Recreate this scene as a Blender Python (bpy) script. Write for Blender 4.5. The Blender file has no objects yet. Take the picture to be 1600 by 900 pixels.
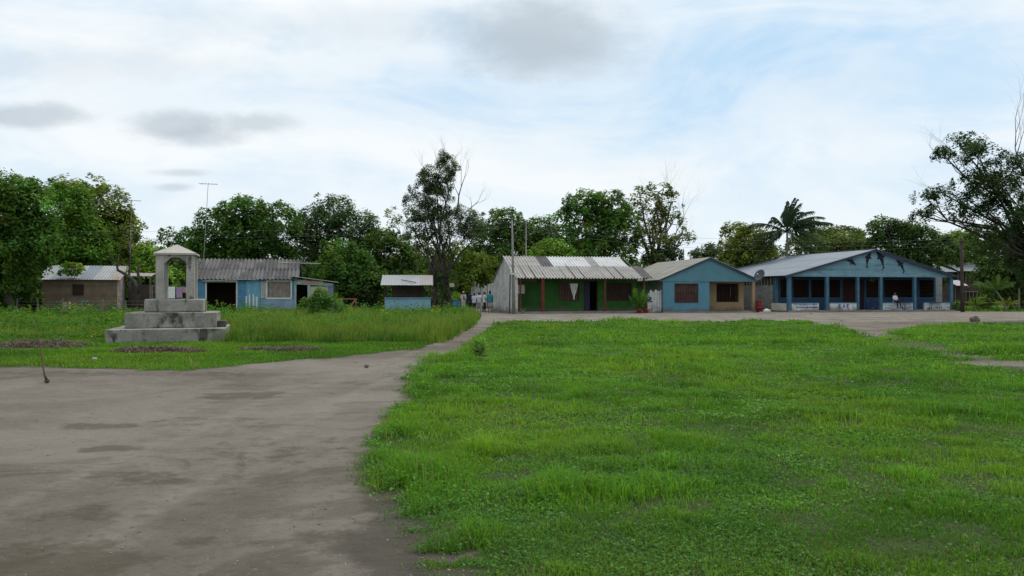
import bpy, bmesh, math, random
import numpy as np
from mathutils import Vector, Matrix

R_ = math.radians
F, HZ, H = 1256.0, 457.0, 1.65          # focal length in photo pixels, horizon row, eye height
rnd = random.Random(7)
rng = np.random.default_rng(11)
scene = bpy.context.scene
COL = scene.collection


# ------------------------------------------------------------------ helpers
def at(px, py, Y):
    return Vector(((px - 800) * Y / F, Y, H - (py - HZ) * Y / F))


def gp(px, py):
    Y = F * H / (py - HZ)
    return ((px - 800) * Y / F, Y)


def tag(o, label=None, cat=None, group=None, kind=None):
    if label: o['label'] = label
    if cat: o['category'] = cat
    if group: o['group'] = group
    if kind: o['kind'] = kind
    return o


def thing(name, label, cat, loc=(0, 0, 0), rz=0.0, group=None):
    o = bpy.data.objects.new(name, None)
    o.empty_display_size = 0.2
    COL.objects.link(o)
    o.location = loc
    o.rotation_euler = (0, 0, rz)
    return tag(o, label, cat, group)


def link(name, me, mats, parent=None):
    o = bpy.data.objects.new(name, me)
    COL.objects.link(o)
    if not isinstance(mats, (list, tuple)): mats = [mats]
    for m in mats:
        me.materials.append(m)
    if parent is not None: o.parent = parent
    return o


def copy_tree(o, parent=None):
    c = o.copy()
    COL.objects.link(c)
    if parent is not None: c.parent = parent
    for ch in list(o.children):
        copy_tree(ch, c)
    return c


class MB:
    """collects shapes into one mesh"""
    def __init__(self):
        self.v, self.f, self.m = [], [], []
        self.mi = 0

    def add(self, vs, fs):
        b = len(self.v)
        self.v += [tuple(p) for p in vs]
        for f in fs:
            self.f.append([b + i for i in f])
            self.m.append(self.mi)

    def box(self, x0, x1, y0, y1, z0, z1):
        self.add([(x0, y0, z0), (x1, y0, z0), (x1, y1, z0), (x0, y1, z0), (x0, y0, z1), (x1, y0, z1), (x1, y1, z1), (x0, y1, z1)],
                 [(0, 3, 2, 1), (4, 5, 6, 7), (0, 1, 5, 4), (1, 2, 6, 5), (2, 3, 7, 6), (3, 0, 4, 7)])
        return self

    def bar(self, p, q, w, h=None, up=(0, 0, 1)):
        """rectangular bar between two points"""
        h = h or w
        p, q = Vector(p), Vector(q)
        d = (q - p).normalized()
        up = Vector(up)
        if abs(d.dot(up)) > .98: up = Vector((0, 1, 0))
        s = d.cross(up).normalized()
        t = s.cross(d).normalized()
        vs = []
        for c in (p, q):
            for a, b in ((-1, -1), (1, -1), (1, 1), (-1, 1)):
                vs.append(c + s * a * w / 2 + t * b * h / 2)
        self.add(vs, [(0, 1, 2, 3), (7, 6, 5, 4), (0, 4, 5, 1), (1, 5, 6, 2), (2, 6, 7, 3), (3, 7, 4, 0)])
        return self

    def prism(self, poly, y0, y1):
        """polygon in x,z extruded along y"""
        n = len(poly)
        vs = [(x, y0, z) for x, z in poly] + [(x, y1, z) for x, z in poly]
        fs = [tuple(range(n)), tuple(range(2 * n - 1, n - 1, -1))]
        for i in range(n):
            j = (i + 1) % n
            fs.append((j, i, n + i, n + j))
        self.add(vs, fs)
        return self

    def tube(self, pts, rad, n=6, cap=True):
        pts = [Vector(p) for p in pts]
        if not isinstance(rad, (list, tuple)): rad = [rad] * len(pts)
        vs, fs = [], []
        prev = None
        for i, p in enumerate(pts):
            a = pts[max(0, i - 1)]
            b = pts[min(len(pts) - 1, i + 1)]
            d = (b - a)
            d = d.normalized() if d.length > 1e-9 else Vector((0, 0, 1))
            if prev is None:
                u = d.orthogonal().normalized()
            else:
                u = prev - d * prev.dot(d)
                u = u.normalized() if u.length > 1e-6 else d.orthogonal().normalized()
            prev = u
            w = d.cross(u)
            for k in range(n):
                t = 2 * math.pi * k / n
                vs.append(p + (u * math.cos(t) + w * math.sin(t)) * rad[i])
        for i in range(len(pts) - 1):
            for k in range(n):
                k2 = (k + 1) % n
                fs.append((i * n + k, i * n + k2, (i + 1) * n + k2, (i + 1) * n + k))
        if cap:
            fs.append(tuple(range(n - 1, -1, -1)))
            fs.append(tuple(range((len(pts) - 1) * n, len(pts) * n)))
        self.add(vs, fs)
        return self

    def lathe(self, prof, n=20, c=(0, 0, 0)):
        vs, fs = [], []
        for r, z in prof:
            for k in range(n):
                t = 2 * math.pi * k / n
                vs.append((c[0] + r * math.cos(t), c[1] + r * math.sin(t), c[2] + z))
        for i in range(len(prof) - 1):
            for k in range(n):
                k2 = (k + 1) % n
                fs.append((i * n + k, i * n + k2, (i + 1) * n + k2, (i + 1) * n + k))
        fs.append(tuple(range(n - 1, -1, -1)))
        fs.append(tuple(range((len(prof) - 1) * n, len(prof) * n)))
        self.add(vs, fs)
        return self

    def ball(self, c, r, n=10, sq=(1, 1, 1), jit=0.0):
        m = max(4, n // 2 + 1)
        prof = []
        vs, fs = [], []
        for i in range(m + 1):
            ph = math.pi * i / m
            for k in range(n):
                t = 2 * math.pi * k / n
                rr = r * (1 + jit * rnd.uniform(-1, 1))
                vs.append((c[0] + rr * sq[0] * math.sin(ph) * math.cos(t), c[1] + rr * sq[1] * math.sin(ph) * math.sin(t), c[2] - rr * sq[2] * math.cos(ph)))
        for i in range(m):
            for k in range(n):
                k2 = (k + 1) % n
                fs.append((i * n + k, i * n + k2, (i + 1) * n + k2, (i + 1) * n + k))
        self.add(vs, fs)
        return self

    def corr(self, p0, u, v, L, W, wave=.18, amp=.025, rows=2, seg=6, thick=.012):
        """corrugated sheet: waves along u (length L), ribs run along v (length W)"""
        p0, u, v = Vector(p0), Vector(u).normalized(), Vector(v).normalized()
        n = u.cross(v).normalized()
        if n.z < 0: n = -n
        nx = max(2, int(round(L / wave * seg)))
        vs, fs = [], []
        for side in (0, 1):
            for i in range(rows + 1):
                for k in range(nx + 1):
                    s = L * k / nx
                    vs.append(p0 + u * s + v * (W * i / rows) + n * (amp * math.sin(2 * math.pi * s / wave) - side * thick))
        N = (rows + 1) * (nx + 1)
        for i in range(rows):
            for k in range(nx):
                a = i * (nx + 1) + k
                fs.append((a, a + 1, a + nx + 2, a + nx + 1))
                fs.append((N + a, N + a + nx + 1, N + a + nx + 2, N + a + 1))
        for k in range(nx):
            for a in (k, rows * (nx + 1) + k):
                fs.append((a, N + a, N + a + 1, a + 1))
        for i in range(rows):
            for a, b in ((i * (nx + 1), (i + 1) * (nx + 1)), (i * (nx + 1) + nx, (i + 1) * (nx + 1) + nx)):
                fs.append((a, b, N + b, N + a))
        self.add(vs, fs)
        return self

    def wall(self, a0, a1, z0, z1, b0, b1, holes=(), axis='x', top=None):
        """wall running along x (or y), b0..b1 thick, with rectangular openings (a0,a1,z0,z1)"""
        xs = sorted({a0, a1, *[h[0] for h in holes], *[h[1] for h in holes]})
        zs = sorted({z0, z1, *[h[2] for h in holes], *[h[3] for h in holes]})
        P = (lambda a, b, z: (a, b, z)) if axis == 'x' else (lambda a, b, z: (b, a, z))
        for i in range(len(xs) - 1):
            for k in range(len(zs) - 1):
                cx, cz = (xs[i] + xs[i + 1]) / 2, (zs[k] + zs[k + 1]) / 2
                if any(h[0] < cx < h[1] and h[2] < cz < h[3] for h in holes): continue
                for b, o in ((b0, 0), (b1, 1)):
                    q = [P(xs[i], b, zs[k]), P(xs[i + 1], b, zs[k]), P(xs[i + 1], b, zs[k + 1]), P(xs[i], b, zs[k + 1])]
                    self.add(q, [(0, 1, 2, 3)] if not o else [(3, 2, 1, 0)])
        for (h0, h1, g0, g1) in list(holes) + [(a0, a1, z0, z1)]:
            for q in ([P(h0, b0, g0), P(h0, b1, g0), P(h0, b1, g1), P(h0, b0, g1)], [P(h1, b0, g0), P(h1, b1, g0), P(h1, b1, g1), P(h1, b0, g1)],
                      [P(h0, b0, g0), P(h1, b0, g0), P(h1, b1, g0), P(h0, b1, g0)], [P(h0, b0, g1), P(h1, b0, g1), P(h1, b1, g1), P(h0, b1, g1)]):
                self.add(q, [(0, 1, 2, 3)])
        return self

    def build(self, name, mats, parent=None, smooth=False, bevel=0.0, label=None):
        me = bpy.data.meshes.new(name)
        me.from_pydata(self.v, [], self.f)
        me.polygons.foreach_set('material_index', self.m)
        if bevel:
            bm = bmesh.new()
            bm.from_mesh(me)
            bmesh.ops.remove_doubles(bm, verts=bm.verts, dist=1e-5)
            bmesh.ops.bevel(bm, geom=[e for e in bm.edges if e.calc_face_angle(0) > .5], offset=bevel, segments=2, profile=.6, affect='EDGES')
            bm.to_mesh(me)
            bm.free()
        me.polygons.foreach_set('use_smooth', [smooth] * len(me.polygons))
        me.update()
        o = link(name, me, mats, parent)
        if label: o['label'] = label
        return o


class Frame:
    """a building's own axes: x along its front, y backwards, from the front corner seen at photo column px, Y metres away"""
    def __init__(self, px, Y, deg):
        self.X, self.Y = (px - 800) * Y / F, Y
        self.th = R_(deg)
        self.c, self.s = math.cos(self.th), math.sin(self.th)

    def lx(self, px, d=0.0):
        k = (px - 800) / F
        return (k * (self.Y + d * self.c) - self.X + d * self.s) / (self.c - k * self.s)

    def z(self, px, py, d=0.0):
        x = self.lx(px, d)
        return H - (py - HZ) * (self.Y + d * self.c + x * self.s) / F

    def world(self, x, y, z=0.0):
        return Vector((self.X - y * self.s + x * self.c, self.Y + y * self.c + x * self.s, z))

    def thing(self, name, label, cat, group=None):
        return thing(name, label, cat, (self.X, self.Y, 0), self.th, group)


# ------------------------------------------------------------------ noise on arrays
def _hash(ix, iy, seed):
    h = (ix.astype(np.int64) * 374761393 + iy.astype(np.int64) * 668265263 + seed * 974634777) & 0x7fffffff
    h = ((h ^ (h >> 13)) * 1274126177) & 0x7fffffff
    return ((h ^ (h >> 16)) & 0xffff) / 65535.0


def vnoise(x, y, seed=0):
    ix, iy = np.floor(x), np.floor(y)
    fx, fy = x - ix, y - iy
    fx, fy = fx * fx * (3 - 2 * fx), fy * fy * (3 - 2 * fy)
    a = _hash(ix, iy, seed); b = _hash(ix + 1, iy, seed); c = _hash(ix, iy + 1, seed); d = _hash(ix + 1, iy + 1, seed)
    return (a * (1 - fx) + b * fx) * (1 - fy) + (c * (1 - fx) + d * fx) * fy


def fbm(x, y, seed=0, oct=3):
    s, a, t = 0, 1.0, 0
    for o in range(oct):
        s = s + a * vnoise(x * 2 ** o + 17.3 * o, y * 2 ** o - 9.1 * o, seed + o)
        t += a
        a *= .5
    return s / t


def sstep(a, b, x):
    t = np.clip((x - a) / (b - a), 0, 1)
    return t * t * (3 - 2 * t)


def poly_sd(x, y, poly):
    """signed distance to a polygon, positive inside"""
    d2 = np.full(x.shape, 1e18)
    ins = np.zeros(x.shape, bool)
    n = len(poly)
    for i in range(n):
        ax, ay = poly[i]
        bx, by = poly[(i + 1) % n]
        ex, ey = bx - ax, by - ay
        L = ex * ex + ey * ey + 1e-12
        t = np.clip(((x - ax) * ex + (y - ay) * ey) / L, 0, 1)
        dx, dy = x - ax - t * ex, y - ay - t * ey
        d2 = np.minimum(d2, dx * dx + dy * dy)
        cond = ((ay > y) != (by > y))
        with np.errstate(divide='ignore', invalid='ignore'):
            xi = ex * (y - ay) / (ey if abs(ey) > 1e-12 else 1e-12) + ax
        ins ^= cond & (x < xi)
    d = np.sqrt(d2)
    return np.where(ins, d, -d)


def line_d(x, y, pts):
    d2 = np.full(x.shape, 1e18)
    for i in range(len(pts) - 1):
        ax, ay = pts[i]; bx, by = pts[i + 1]
        ex, ey = bx - ax, by - ay
        t = np.clip(((x - ax) * ex + (y - ay) * ey) / (ex * ex + ey * ey + 1e-12), 0, 1)
        d2 = np.minimum(d2, (x - ax - t * ex) ** 2 + (y - ay - t * ey) ** 2)
    return np.sqrt(d2)


# ------------------------------------------------------------------ materials
class NT:
    def __init__(self, nt):
        self.nt = nt
        self.k = 0

    def n(self, typ, **kw):
        nd = self.nt.nodes.new(typ)
        for a, b in kw.items():
            if a == 'ins':
                for key, val in b.items():
                    s = nd.inputs[key]
                    if isinstance(val, bpy.types.NodeSocket): self.nt.links.new(val, s)
                    elif isinstance(val, bpy.types.Node): self.nt.links.new(val.outputs[0], s)
                    else:
                        s.default_value = val
            else:
                setattr(nd, a, b)
        return nd

    def math(self, op, a, b=0.0, c=0.0, clamp=False):
        nd = self.n('ShaderNodeMath', operation=op, use_clamp=clamp, ins={0: a, 1: b, 2: c})
        return nd.outputs[0]

    def mix(self, f, a, b, blend='MIX'):
        nd = self.n('ShaderNodeMix', data_type='RGBA', blend_type=blend)
        for i, v in ((0, f), (6, a), (7, b)):
            s = nd.inputs[i]
            if isinstance(v, bpy.types.NodeSocket): self.nt.links.new(v, s)
            else: s.default_value = (*v, 1) if isinstance(v, tuple) and len(v) == 3 else v
        return nd.outputs[2]

    def noise(self, vec, scale, detail=4, rough=.55, dist=0.0):
        nd = self.n('ShaderNodeTexNoise', ins={'Scale': scale, 'Detail': detail, 'Roughness': rough, 'Distortion': dist})
        if vec is not None: self.nt.links.new(vec, nd.inputs['Vector'])
        return nd.outputs[0]

    def ramp(self, f, a, b, lo=0.0, hi=1.0):
        nd = self.n('ShaderNodeMapRange', interpolation_type='SMOOTHSTEP', ins={0: f, 1: a, 2: b, 3: lo, 4: hi})
        return nd.outputs[0]

    def scaled(self, vec, s):
        nd = self.n('ShaderNodeMapping', ins={'Vector': vec, 'Scale': s})
        return nd.outputs[0]


def new_mat(name):
    m = bpy.data.materials.new(name)
    m.use_nodes = True
    nt = m.node_tree
    nt.nodes.clear()
    t = NT(nt)
    t.out = t.n('ShaderNodeOutputMaterial')
    return m, t


def surf(name, col, rough=.85, var=.25, vs=1.5, stain=None, stain_amt=.5, stain_sc=(1, 1, 1), stain_lo=.5, stain_hi=.7, bump=.15, bsc=25,
         boards=None, bdark=.55, spec=.25, metal=0.0, brick=None, stain2=None, stain2_sc=(2, 2, 2), s2lo=.55, s2hi=.7, base=0.0):
    """weathered surface: two-scale colour variation, a stain, optional board lines ('z' spacing) or blocks"""
    m, t = new_mat(name)
    tc = t.n('ShaderNodeTexCoord').outputs['Object']
    n1 = t.noise(tc, vs, 5, .6)
    n2 = t.noise(tc, vs * 9, 3, .6)
    f = t.math('ADD', t.math('MULTIPLY', n1, .65), t.math('MULTIPLY', n2, .35))
    lo = tuple(c * (1 - var) for c in col)
    hi = tuple(min(.95, c * (1 + var)) for c in col)
    c = t.mix(t.ramp(f, .3, .7), lo, hi)
    height = n2
    if stain:
        s = t.noise(t.scaled(tc, stain_sc), 1.0, 5, .65, .3)
        c = t.mix(t.math('MULTIPLY', t.ramp(s, stain_lo, stain_hi), stain_amt), c, stain)
    if stain2:
        s = t.noise(t.scaled(tc, stain2_sc), 1.0, 5, .65, .3)
        c = t.mix(t.ramp(s, s2lo, s2hi), c, stain2)
    if boards:
        ax, pitch = boards
        sep = t.n('ShaderNodeSeparateXYZ', ins={0: tc})
        z = t.math('DIVIDE', sep.outputs['XYZ'.index(ax.upper())], pitch)
        fr = t.math('FRACT', t.math('ADD', z, 100.0))
        line = t.math('LESS_THAN', fr, .09)
        idx = t.math('FLOOR', t.math('ADD', z, 100.0))
        wn = t.n('ShaderNodeTexWhiteNoise', noise_dimensions='1D', ins={'W': idx})
        c = t.mix(t.math('MULTIPLY', wn.outputs[0], .35), c, tuple(x * .5 for x in col))
        c = t.mix(t.math('MULTIPLY', line, bdark), c, tuple(x * .2 for x in col))
        height = t.math('SUBTRACT', n2, t.math('MULTIPLY', line, 2.0))
    if brick:
        ax, w, h, mort = brick
        sep = t.n('ShaderNodeSeparateXYZ', ins={0: tc})
        cv = t.n('ShaderNodeCombineXYZ', ins={0: sep.outputs['XY'.index(ax.upper())], 1: sep.outputs[2], 2: 0.0})
        bt = t.n('ShaderNodeTexBrick', ins={'Vector': cv.outputs[0], 'Color1': (1, 1, 1, 1), 'Color2': (.72, .72, .72, 1), 'Mortar': (mort, mort, mort, 1), 'Scale': 1.0,
                                            'Mortar Size': .012, 'Brick Width': w, 'Row Height': h})
        c = t.mix(1.0, c, bt.outputs[0], 'MULTIPLY')
    if base:
        zz = t.n('ShaderNodeSeparateXYZ', ins={0: tc}).outputs[2]
        e = t.math('ADD', zz, t.math('MULTIPLY', t.math('SUBTRACT', n1, .5), 1.4))
        c = t.mix(t.math('MULTIPLY', t.ramp(e, base, .05), .7), c, (.12, .105, .085))
    bs = t.n('ShaderNodeBump', ins={'Strength': bump, 'Distance': .03, 'Height': t.noise(tc, bsc, 4, .6) if not boards else height})
    p = t.n('ShaderNodeBsdfPrincipled', ins={'Base Color': c, 'Roughness': rough, 'Metallic': metal, 'Specular IOR Level': spec, 'Normal': bs.outputs[0]})
    t.nt.links.new(p.outputs[0], t.out.inputs[0])
    return m


def leaf_mat(name, trans=.35, gloss=.06):
    m, t = new_mat(name)
    a = t.n('ShaderNodeAttribute', attribute_name='col')
    d = t.n('ShaderNodeBsdfDiffuse', ins={'Color': a.outputs[0]})
    tint = t.mix(1.0, a.outputs[0], (1.15, 1.25, .55), 'MULTIPLY')
    tr = t.n('ShaderNodeBsdfTranslucent', ins={'Color': tint})
    mx = t.n('ShaderNodeMixShader', ins={0: trans, 1: d.outputs[0], 2: tr.outputs[0]})
    g = t.n('ShaderNodeBsdfGlossy', ins={'Color': (.8, .85, .8, 1), 'Roughness': .45})
    m2 = t.n('ShaderNodeMixShader', ins={0: gloss, 1: mx.outputs[0], 2: g.outputs[0]})
    t.nt.links.new(m2.outputs[0], t.out.inputs[0])
    return m


M = {}
M['leaf'] = leaf_mat('leaf', .38, .012)
M['grass'] = leaf_mat('grass_blade', .4, .012)
M['bark'] = surf('bark', (.10, .085, .07), var=.4, vs=3, stain=(.2, .19, .17), stain_sc=(3, 3, .6), bump=.6, bsc=14)
M['bark_dark'] = surf('bark_dark', (.055, .047, .04), var=.4, vs=3, bump=.6, bsc=14)
M['bark_grey'] = surf('bark_grey', (.2, .18, .155), var=.35, vs=3, bump=.5, bsc=14)
M['concrete'] = surf('old_concrete', (.25, .24, .215), var=.35, vs=1.6, stain=(.03, .03, .027), stain_sc=(1.5, 1.5, .75), stain_lo=.52, stain_hi=.64, stain_amt=.9, bump=.35, bsc=30,
                     stain2=(.16, .17, .135), stain2_sc=(1.1, 1.1, 1.7), s2lo=.5, s2hi=.75)
M['concrete_pale'] = surf('pale_concrete', (.33, .315, .285), var=.25, vs=2, stain=(.06, .06, .055), stain_sc=(2.4, 2.4, .9), stain_lo=.56, stain_hi=.64, stain_amt=.9, bump=.3, bsc=30)
M['concrete_roof'] = surf('roof_concrete', (.38, .365, .325), var=.15, vs=3, stain=(.25, .24, .2), stain_sc=(3, 3, 3), bump=.2)
M['moss_block'] = surf('mossy_block', (.07, .07, .06), var=.5, vs=4)
M['slab'] = surf('floor_slab', (.2, .185, .165), var=.3, vs=1, bump=.2)
M['fibre'] = surf('fibre_cement', (.34, .33, .31), var=.22, vs=.9, stain=(.18, .17, .16), stain_sc=(4.5, .4, .4), stain_amt=.2, bump=.1)
M['fibre_dark'] = surf('fibre_cement_dark', (.12, .116, .116), var=.25, vs=.9, stain=(.07, .07, .07), stain_sc=(2, .5, .5), bump=.1)
M['fibre_black'] = surf('fibre_cement_blackened', (.08, .078, .08), var=.3, vs=.9, stain=(.26, .255, .25), stain_sc=(1.5, .4, .4), bump=.1)
M['fibre_white'] = surf('fibre_cement_white', (.56, .57, .57), var=.12, vs=1.2, stain=(.4, .39, .36), stain_sc=(2, .6, .6), stain_amt=.6, bump=.1)
M['fibre_tan'] = surf('fibre_cement_tan', (.27, .26, .23), var=.18, vs=.8, stain=(.2, .19, .16), stain_sc=(.5, 1.5, .5), stain_amt=.5, bump=.1)
M['tin_blue'] = surf('sheet_metal_blue', (.185, .215, .25), rough=.7, var=.12, vs=.5, stain=(.14, .165, .19), stain_sc=(.4, 1.2, .4), stain_amt=.6, spec=.3, bump=.05,
                     stain2=(.27, .15, .10), stain2_sc=(.35, .14, .9), s2lo=.63, s2hi=.72)
M['tin'] = surf('sheet_metal', (.26, .275, .285), rough=.5, var=.15, vs=.8, stain=(.3, .31, .33), stain_sc=(1, .6, .6), spec=.5, bump=.05,
                stain2=(.28, .15, .08), stain2_sc=(.5, .8, .8), s2lo=.66, s2hi=.74)
M['tin_rust'] = surf('sheet_metal_rusty', (.26, .255, .25), rough=.6, var=.2, vs=1.4, stain=(.3, .14, .07), stain_sc=(.9, 1.2, 1), stain_lo=.52, stain_hi=.66, stain_amt=.9, bump=.05)
M['green'] = surf('green_wall', (.026, .10, .018), var=.35, vs=1.2, stain=(.02, .07, .015), stain_sc=(1, 1, .5), bump=.1, stain2=(.45, .44, .4), stain2_sc=(1.3, 1.3, 2.6), s2lo=.735, s2hi=.75, base=.55)
M['white_block'] = surf('white_block', (.62, .62, .60), var=.12, vs=1, stain=(.33, .32, .28), stain_sc=(.8, .8, 1.2), stain_amt=.5, bump=.15, brick=('y', .42, .21, .8), base=.55)
M['white_wood'] = surf('white_wood', (.6, .61, .595), var=.2, vs=3, stain=(.36, .35, .31), stain_sc=(4, 4, .7), stain_amt=.6, base=.55)
M['red_post'] = surf('red_post', (.125, .03, .022), var=.3, vs=3, stain=(.1, .04, .03), stain_sc=(3, 3, .8))
M['red_paint'] = surf('red_paint', (.17, .015, .02), rough=.5, var=.25, vs=4)
M['blue_wall'] = surf('blue_wall', (.09, .22, .295), var=.1, vs=.9, stain=(.075, .2, .27), stain_sc=(1, 1, .6), stain_amt=.4, bump=.06, base=.55)
M['blue_gable'] = surf('blue_gable', (.09, .21, .255), var=.1, vs=.9, stain=(.075, .18, .22), stain_sc=(1, 1, .6), stain_amt=.4, bump=.06)
M['tan'] = surf('tan_wall', (.31, .225, .125), var=.1, vs=1, stain=(.3, .22, .13), stain_sc=(.6, .6, 2.5), stain_amt=.5, bump=.06, base=.55)
M['blue_board'] = surf('blue_board', (.165, .31, .375), var=.18, vs=.8, stain=(.06, .12, .18), stain_sc=(.5, .5, 3.5), stain_lo=.5, stain_hi=.68, stain_amt=.75, boards=('z', .22), bdark=.3)
M['blue_post'] = surf('blue_post', (.06, .145, .215), var=.2, vs=2, stain=(.035, .08, .12), stain_sc=(2, 2, .7), bump=.05)
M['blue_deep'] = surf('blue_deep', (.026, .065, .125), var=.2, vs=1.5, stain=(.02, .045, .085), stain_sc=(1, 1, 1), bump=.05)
M['blue_trim'] = surf('blue_trim', (.05, .07, .12), var=.25, vs=2)
M['parapet'] = surf('white_parapet', (.60, .61, .58), var=.1, vs=1.5, stain=(.35, .38, .4), stain_sc=(1, 1, 1.5), stain_amt=.5, bump=.08, base=.55)
M['parapet_tan'] = surf('cream_parapet', (.55, .52, .44), var=.1, vs=1.5, bump=.08)
M['ink'] = surf('blue_lettering', (.04, .09, .26), var=.3, vs=6)
M['dolphin'] = surf('dolphin_paint', (.018, .017, .028), var=.3, vs=4)
M['block_grey'] = surf('grey_block', (.25, .25, .24), var=.2, vs=.8, stain=(.13, .13, .12), stain_sc=(.6, .6, .6), bump=.15, brick=('y', .42, .21, .7), base=.55)
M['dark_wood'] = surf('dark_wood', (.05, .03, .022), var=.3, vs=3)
M['brown_cloth'] = surf('brown_curtain', (.10, .06, .046), var=.3, vs=3, stain=(.17, .12, .1), stain_sc=(9, 9, .4), stain_amt=.7)
M['grey_cloth'] = surf('grey_curtain', (.22, .19, .16), var=.3, vs=3, stain=(.12, .1, .09), stain_sc=(7, 7, .4), stain_amt=.7)
M['white_cloth'] = surf('white_cloth', (.75, .75, .76), var=.08, vs=4)
M['lilac_cloth'] = surf('lilac_cloth', (.42, .28, .45), var=.15, vs=4)
M['pink_cloth'] = surf('pink_cloth', (.5, .3, .36), var=.15, vs=4)
M['plank_blue'] = surf('blue_planks', (.095, .24, .39), var=.2, vs=1.2, stain=(.08, .17, .29), stain_sc=(.8, .8, 3), stain_amt=.7, boards=('z', .2), bdark=.5)
M['door_blue'] = surf('pale_blue_door', (.13, .31, .43), var=.2, vs=1.5, stain=(.36, .5, .40), stain_sc=(3, 3, .5), stain_lo=.55, stain_hi=.65, stain_amt=.7)
M['plank_grey'] = surf('greyblue_planks', (.22, .32, .42), var=.2, vs=1.2, boards=('z', .13), bdark=.55, base=.55)
M['plank_beige'] = surf('beige_planks', (.42, .37, .32), var=.2, vs=1.2, boards=('z', .17), bdark=.5)
M['plank_green'] = surf('faded_green_board', (.28, .38, .36), var=.25, vs=2)
M['plank_red'] = surf('faded_red_board', (.42, .27, .22), var=.25, vs=2)
M['hut_wood'] = surf('hut_planks', (.22, .165, .12), var=.3, vs=1.5, stain=(.21, .18, .145), stain_sc=(.5, .5, 4), stain_amt=.7, boards=('z', .16), bdark=.5, base=.55)
M['hut_patch'] = surf('patched_boards', (.30, .26, .24), var=.35, vs=1.6, stain=(.3, .17, .09), stain_sc=(1.2, 1.2, 1.2), stain_amt=.8, brick=('y', .6, .45, .3))
M['sky_blue'] = surf('sky_blue_counter', (.20, .36, .47), var=.12, vs=1.5, stain=(.15, .28, .39), stain_sc=(1, 1, 1), bump=.05, base=.55)
M['fence_wood'] = surf('weathered_post', (.16, .14, .115), var=.35, vs=3)
M['brown_house'] = surf('brown_planks', (.075, .055, .045), var=.3, vs=1.5, boards=('z', .22), bdark=.5)
M['wire'] = surf('cable', (.2, .205, .21), var=.1)
M['wire_grey'] = surf('wire', (.25, .25, .25), var=.1, rough=.5)
M['pole_wood'] = surf('pole_wood', (.21, .205, .185), var=.25, vs=2, stain=(.12, .11, .1), stain_sc=(3, 3, .4))
M['pole_dark'] = surf('pole_dark', (.055, .042, .037), var=.3, vs=2)
M['alu'] = surf('aluminium', (.55, .56, .57), rough=.4, var=.08, spec=.5)
M['dish'] = surf('dish_grey', (.075, .08, .09), rough=.5, var=.1)
M['plastic_blue'] = surf('blue_plastic', (.03, .12, .42), rough=.45, var=.15, vs=3)
M['plastic_dark'] = surf('dark_plastic', (.03, .045, .05), rough=.5, var=.2)
M['plastic_teal'] = surf('teal_plastic', (.08, .35, .38), rough=.5, var=.1)
M['terracotta'] = surf('red_pot', (.36, .05, .035), var=.25, vs=5)
M['crate'] = surf('pale_crate', (.4, .34, .22), var=.2, vs=5)
M['sign_white'] = surf('sign_white', (.7, .68, .64), var=.08, vs=4)
M['sign_tan'] = surf('sign_tan', (.52, .44, .34), var=.2, vs=6)
M['sign_ink'] = surf('sign_red_print', (.5, .2, .18), var=.2, vs=9)
M['stone'] = surf('stone', (.13, .12, .11), var=.4, vs=5, bump=.5)
M['pebble'] = surf('pebble', (.22, .20, .175), var=.4, vs=12, bump=.3)
M['straw'] = leaf_mat('straw', .15, .02)
M['paper'] = surf('paper_litter', (.7, .68, .68), var=.05, vs=20, stain=(.5, .12, .12), stain_sc=(14, 14, 14), stain_lo=.55, stain_hi=.6)
M['skin'] = surf('skin', (.16, .085, .055), rough=.6, var=.1)
M['hair'] = surf('hair', (.015, .012, .011), rough=.6, var=.2)
for nm, c in (('white', (.68, .68, .70)), ('lavender', (.56, .56, .68)), ('teal', (.035, .21, .29)), ('dark', (.022, .022, .028)), ('grey', (.36, .35, .34)), ('cream', (.55, .5, .46)),
              ('maroon', (.12, .02, .04)), ('navy', (.03, .035, .07)), ('pink', (.62, .36, .32)), ('palegrey', (.5, .5, .52))):
    M['cloth_' + nm] = surf('cloth_' + nm, c, var=.12, vs=9)


# ------------------------------------------------------------------ ground plan
FIELD = [gp(*p) for p in ((668, 908), (622, 850), (584, 780), (574, 715), (586, 660), (606, 630), (632, 590), (668, 556), (700, 540), (738, 523), (760, 509), (780, 503.5), (900, 502), (1000, 501), (1100, 503),
                          (1200, 502), (1250, 503), (1318, 511), (1345, 520), (1375, 524), (1392, 517), (1425, 510), (1500, 506), (1640, 505))] + [(70, 43), (70, 2), (-.1, 2)]
LEFT = [gp(*p) for p in ((-160, 577), (60, 575), (180, 578), (290, 579), (350, 571), (440, 565), (530, 557), (610, 549), (668, 545), (700, 537), (722, 524), (744, 511), (752, 500), (752, 492))] + [
    (-3.6, 74), (-6, 80), (-75, 84), (-60, 18)]
GARDEN = [(39.6, 69.5), (80, 69), (90, 100), (48, 100)]
TRAIL = [gp(*p) for p in ((1372, 523), (1420, 538), (1480, 552), (1560, 566), (1700, 590))]
MOUNDS = [((52, 541), 2.2, .75), ((238, 552), 1.75, .55), ((442, 547), 1.45, .5)]
MUD = [(*gp(655, 840), .5, .7), (*gp(672, 895), .4, .5), (*gp(610, 775), .2, .45)]
BARE = [(*gp(1585, 570), 1.5, .9), (*gp(52, 543), 2.0, .6), (*gp(238, 553), 1.4, .45), (*gp(442, 548), 1.2, .4)]


def ground_z(x, y):
    f = sstep(60, 40, y)
    return f * (.10 * (fbm(x / 5.0, y / 5.0, 3, 2) - .5) + .03 * (fbm(x / .9, y / .9, 5, 2) - .5))


PATH = [gp(*p) for p in ((655, 556), (690, 544), (720, 527), (742, 513), (755, 503), (764, 496), (790, 491))]


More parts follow.
